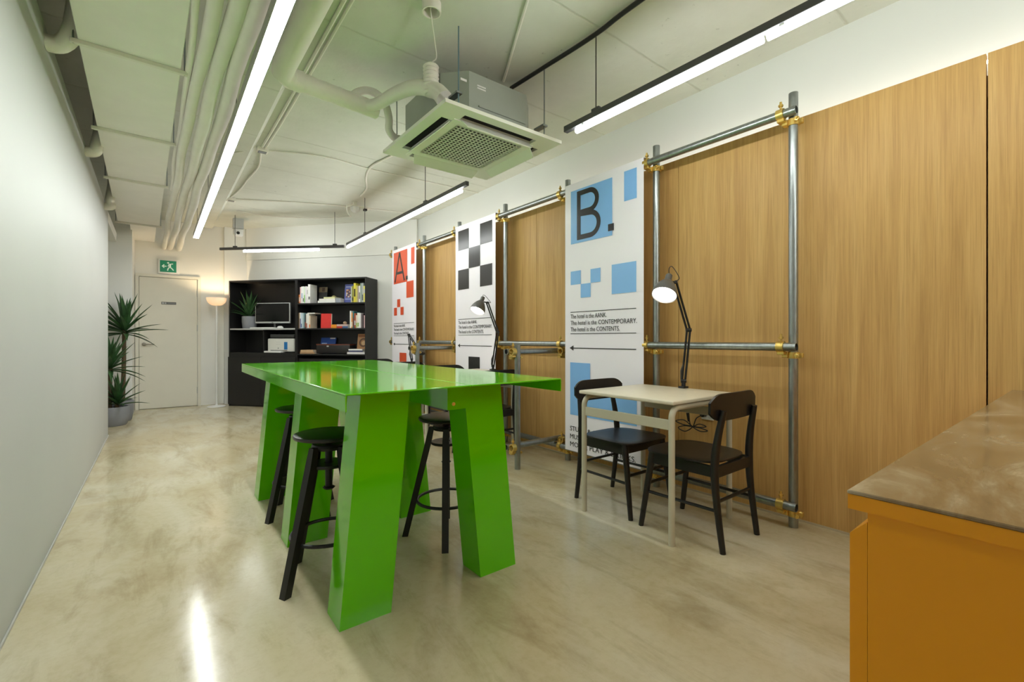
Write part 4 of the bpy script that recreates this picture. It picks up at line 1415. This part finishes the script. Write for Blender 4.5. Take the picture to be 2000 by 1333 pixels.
pc = thing('framed_picture', 'brown illustrated card leaning on the right lower stack of books', 'picture', b2w(2.275, 0.14, 0.922), (math.radians(-9), 0, BA))
part('card', MB().box(-0.095, 0.09, 0, 0.012, 0, 0.235), bookmat((162, 116, 70)), pc, smooth=0)
part('cover_print', MB().lathe([(0.045, 0), (0.07, 0), (0.07, 0.0012), (0.045, 0.0012)], 24, Matrix.Translation((0.005, -0.0003, 0.10)) @ rot_to((0, -1, 0)), close=True), bookmat((92, 60, 34)), pc)
part('cover_print', MB().lathe([(0, 0), (0.034, 0), (0.034, 0.0012), (0, 0.0012)], 20, Matrix.Translation((0.012, -0.0003, 0.09)) @ rot_to((0, -1, 0))), bookmat((196, 160, 120)), pc)
part('cover_print', MB().box(-0.085, 0.08, -0.0012, 0, 0.185, 0.222), bookmat((130, 78, 40)), pc, smooth=0)
book(1.135, 1.158, 1.245, 1.484, (150, 152, 170), 'grey-blue book leaning at the right end of the light grey shelf', y0=0.10, depth=0.16)
book(1.160, 1.182, 1.245, 1.480, (196, 198, 204), 'silver book beside the grey-blue one on the light grey shelf', y0=0.09, depth=0.16)

# monitor, keyboard, mouse, printer
mo = thing('monitor', 'black-screened monitor with a silver frame on the light grey shelf', 'monitor', b2w(0.68, 0.15, 1.244), (0, 0, BA + 0.06))
part('screen_frame', MB().box(-0.305, 0.305, 0, 0.028, 0.085, 0.415, bev=0.004), LGREY, mo)
part('screen', MB().box(-0.293, 0.293, -0.002, 0.002, 0.112, 0.404), SCREEN, mo)
part('chin_logo', MB().box(-0.015, 0.015, -0.0016, 0.0, 0.092, 0.102), MGREY, mo)
part('stand', MB().tube([(0, 0.05, 0.2), (0, 0.06, 0.01)], 0.014, 12).box(-0.10, 0.10, -0.03, 0.12, 0.0, 0.012, bev=0.004), MGREY, mo)
kb = thing('keyboard', 'slim white keyboard in front of the monitor', 'keyboard', b2w(0.59, 0.065, 1.244), (0, 0, BA))
part('case', MB().box(-0.215, 0.20, -0.05, 0.05, 0, 0.014, bev=0.004), WHITEP, kb)
ky = MB()
for i in range(14):
    for j in range(4):
        ky.box(-0.205 + i * 0.0286, -0.205 + i * 0.0286 + 0.024, -0.042 + j * 0.022, -0.042 + j * 0.022 + 0.018, 0.0142, 0.0175)
part('keys', ky, LGREY, kb, smooth=0)
ms = thing('computer_mouse', 'white computer mouse to the right of the keyboard', 'mouse', b2w(0.885, 0.07, 1.244), (0, 0, BA))
part('shell', MB().lathe([(0, 0), (0.052, 0), (0.056, 0.010), (0.046, 0.026), (0.026, 0.036), (0, 0.039)], 24, Matrix.Diagonal((1, 0.62, 1, 1))), WHITEP, ms)
part('wheel', MB().tube([(0.03, -0.004, 0.032), (0.03, 0.004, 0.032)], 0.008, 10), MGREY, ms)
pr = thing('printer', 'white laser printer with a dark scanner lid and blue sticker under the light grey shelf', 'printer', b2w(0.92, 0.06, 0.858), (0, 0, BA))
part('body', MB().box(-0.26, 0.225, 0, 0.25, 0.012, 0.225, bev=0.02, seg=3), mat('printer_white', (218, 218, 212), 0.4, var=0.01), pr)
part('scanner_lid', MB().box(-0.235, 0.20, 0.03, 0.25, 0.243, 0.292, bev=0.006), mat('printer_lid', (66, 66, 66), 0.4), pr)
part('lid_gap', MB().box(-0.225, 0.19, 0.035, 0.245, 0.2235, 0.243), DARK, pr)
part('paper_tray', MB().box(-0.285, 0.02, -0.045, 0.06, 0.0, 0.028, bev=0.004), WHITEP, pr)
part('tray_slot', MB().box(-0.20, 0.10, -0.0015, 0.001, 0.032, 0.040), DARK, pr)
part('sticker', MB().box(0.045, 0.105, -0.0015, 0.0, 0.050, 0.170), mat('sticker_blue', (32, 112, 176), 0.4), pr)
part('button', MB().lathe([(0, 0), (0.009, 0), (0.008, 0.003), (0, 0.003)], 12, Matrix.Translation((-0.06, 0.0, 0.072)) @ rot_to((0, -1, 0))), MGREY, pr)
for z in (0.130, 0.165):
    part('panel_print', MB().box(-0.10, -0.025, -0.0012, 0.0, z, z + 0.006), LGREY, pr)


# ------------------------------------------------------------------ plants
def leaf_mesh(L_, w, droop, name='leaf'):
    """long yucca blade along +X with a folded mid rib"""
    m_ = MB()
    n = 8
    rows = []
    for i in range(n + 1):
        s = i / n
        ww = w * (0.45 + 2.1 * s) * (1 - s) ** 0.8 * 0.85 if s < 1 else 0.0
        ww = w * min(0.5 + 2.0 * s, 1.0) * (1 - max(0, (s - 0.35) / 0.65) ** 1.5)
        x = L_ * s
        z = -droop * s ** 2.2
        if i == n:
            rows.append([m_.bm.verts.new((x, 0, z))])
        else:
            rows.append([m_.bm.verts.new((x, -ww, z + ww * 0.45)), m_.bm.verts.new((x, 0, z)), m_.bm.verts.new((x, ww, z + ww * 0.45)), m_.bm.verts.new((x, 0, z - 0.003))])
    for a, b in zip(rows, rows[1:]):
        if len(b) == 1:
            for k in range(4):
                m_.bm.faces.new((a[k], a[(k + 1) % 4], b[0]))
        else:
            for k in range(4):
                m_.bm.faces.new((a[k], a[(k + 1) % 4], b[(k + 1) % 4], b[k]))
    m_.bm.faces.new(rows[0][::-1])
    me = m_.mesh(name)
    me.materials.append(LEAF)
    return me


LEAVES = [leaf_mesh(0.46, 0.031, 0.03), leaf_mesh(0.42, 0.029, 0.06), leaf_mesh(0.36, 0.026, 0.10)]


def crown(t, base, n, seed, k=1.0, lo=-10, hi=85, ok=None):
    R_ = random.Random(seed)
    for i in range(n):
        f = (i + 0.5) / n
        el = math.radians(lo + (hi - lo) * f + R_.uniform(-6, 6))
        az = i * 2.39996 + R_.uniform(-0.25, 0.25)
        li = 0 if f > 0.55 else (1 if f > 0.2 else 2)
        me = LEAVES[li]
        ln = (0.46, 0.42, 0.36)[li] * k * 1.08
        if ok:
            for _ in range(40):
                tip = Vector(t.location) + Vector(base) + Vector((math.cos(az) * math.cos(el), math.sin(az) * math.cos(el), math.sin(el) + 0.06)) * ln
                if ok(tip):
                    break
                az += 0.35
                el += 0.02
        o = bpy.data.objects.new('leaf', me)
        COL.objects.link(o)
        o.parent = t
        o.location = (base[0], base[1], base[2] + 0.06 * f * k)
        o.rotation_euler = Euler((0, -el, az), 'XYZ')
        s = k * R_.uniform(0.86, 1.08)
        o.scale = (s, s, s)


def pot(t, r, h_, r0=None):
    r0 = r0 or r * 0.86
    prof = [(0, 0), (r0 * 0.92, 0), (r0, 0.012), (r, h_ * 0.55), (r, h_ - 0.01), (r - 0.004, h_), (r - 0.016, h_), (r - 0.018, h_ * 0.8), (0, h_ * 0.8)]
    part('pot', MB().lathe(prof, 36), GREYPOT, t)
    part('soil', MB().lathe([(0, h_ * 0.8), (r - 0.019, h_ * 0.8), (r - 0.019, h_ * 0.86), (r * 0.4, h_ * 0.9), (0, h_ * 0.9)], 28), SOIL, t)


y1 = thing('potted_yucca', 'two-crowned yucca in a wide grey pot beside the end of the left wall', 'plant', (-0.445, 7.53, 0), group='potted yuccas by the back door')
pot(y1, 0.165, 0.235)
okw = lambda p: p.y < 8.06 and p.x > -1.2 and not (p.y < 6.8)
part('trunk', MB().tube([(-0.03, 0.0, 0.18), (-0.025, 0.01, 0.45), (-0.02, 0.01, 0.72)], [0.026, 0.023, 0.021], 10), TRUNK, y1)
crown(y1, (-0.02, 0.01, 0.68), 32, 11, 0.95, ok=okw)
part('trunk', MB().tube([(0.04, -0.03, 0.18), (0.05, -0.03, 0.28)], [0.024, 0.022], 10), TRUNK, y1)
crown(y1, (0.05, -0.03, 0.24), 26, 12, 0.86, lo=15, ok=okw)
y2 = thing('potted_yucca', 'tall single-trunk yucca in a grey pot close to the door', 'plant', (-0.398, 7.88, 0), group='potted yuccas by the back door')
pot(y2, 0.150, 0.27)
part('trunk', MB().tube([(0.03, 0.0, 0.2), (0.045, 0.0, 0.65), (0.05, 0.0, 1.20)], [0.027, 0.024, 0.022], 10), TRUNK, y2)
crown(y2, (0.06, 0.0, 1.14), 34, 21, 1.05, ok=okw)
y3 = thing('potted_plant', 'small spiky plant in a light grey pot on the bookcase shelf', 'plant', b2w(0.235, 0.17, 1.244))
pot(y3, 0.112, 0.20, 0.10)


def okb(p):
    d = p - BO
    a, c_ = d.dot(EX), d.dot(EY)
    return 0.03 < a < SP - 0.03 and -0.15 < c_ < BD - 0.03 and p.z < BH - 0.04


crown(y3, (0, 0, 0.17), 24, 31, 0.86, lo=25, ok=okb)

# ------------------------------------------------------------------ floor lamp
fl_ = thing('floor_lamp', 'white floor lamp with a glowing warm opal bowl beside the bookcase', 'lamp', (0.735, 8.555, 0))
part('base', MB().lathe([(0, 0), (0.125, 0), (0.13, 0.008), (0.12, 0.018), (0.03, 0.026), (0.012, 0.04), (0, 0.04)], 36), WHITEP, fl_)
part('pole', MB().tube([(0, 0, 0.03), (0, 0, 1.62)], 0.011, 14), WHITEP, fl_)
prof = [(0.03, 1.605)] + [(0.03 + 0.107 * math.sin(a) ** 0.9, 1.605 + 0.120 * (1 - math.cos(a))) for a in [i * PI / 20 for i in range(1, 11)]]
part('lamp_shade', MB().lathe([(0, 1.603)] + prof + [(p_[0] - 0.004, p_[1] + 0.002) for p_ in reversed(prof)] + [(0, 1.609)], 40), BOWL, fl_)
part('bulb', MB().lathe([(0, 1.620), (0.014, 1.622), (0.026, 1.645), (0.026, 1.662), (0.014, 1.680), (0, 1.684)], 16), GLOWF, fl_)

# ------------------------------------------------------------------ yellow counter in the foreground
ct = thing('kitchen_counter', 'yellow lacquered counter with a brown marble top in the right foreground', 'counter', (1.9, -0.15, 0))
CX = 0.822
part('worktop', MB().box(CX, 2.995, -0.62, 0.232, 0.846, 0.852, bev=0.0015, seg=1), MATS['stone'], ct, w=True, label='brown veined stone top')
part('fascia', MB().box(CX + 0.001, 2.995, -0.618, 0.231, 0.824, 0.8458), YELLOW, ct, w=True)
part('carcass', MB().box(CX + 0.006, 2.99, -0.60, 0.208, 0.08, 0.8238), YELLOW, ct, w=True)
part('plinth', MB().box(CX + 0.03, 2.99, -0.56, 0.17, 0.0, 0.08), mat('plinth_dark', (60, 52, 40), 0.6), ct, w=True)
for a, b in ((CX + 0.006, 1.36), (1.364, 1.90), (1.904, 2.44), (2.444, 2.985)):
    part('drawer_front', MB().prism([(a, 0.2085, 0.45), (a, 0.230, 0.45), (a, 0.230, 0.786), (a, 0.2085, 0.808)], (b - a, 0, 0)), YELLOW, ct, w=True, smooth=0)
    part('drawer_front', MB().box(a, b, 0.2085, 0.230, 0.09, 0.445, bev=0.001, seg=1), YELLOW, ct, w=True)
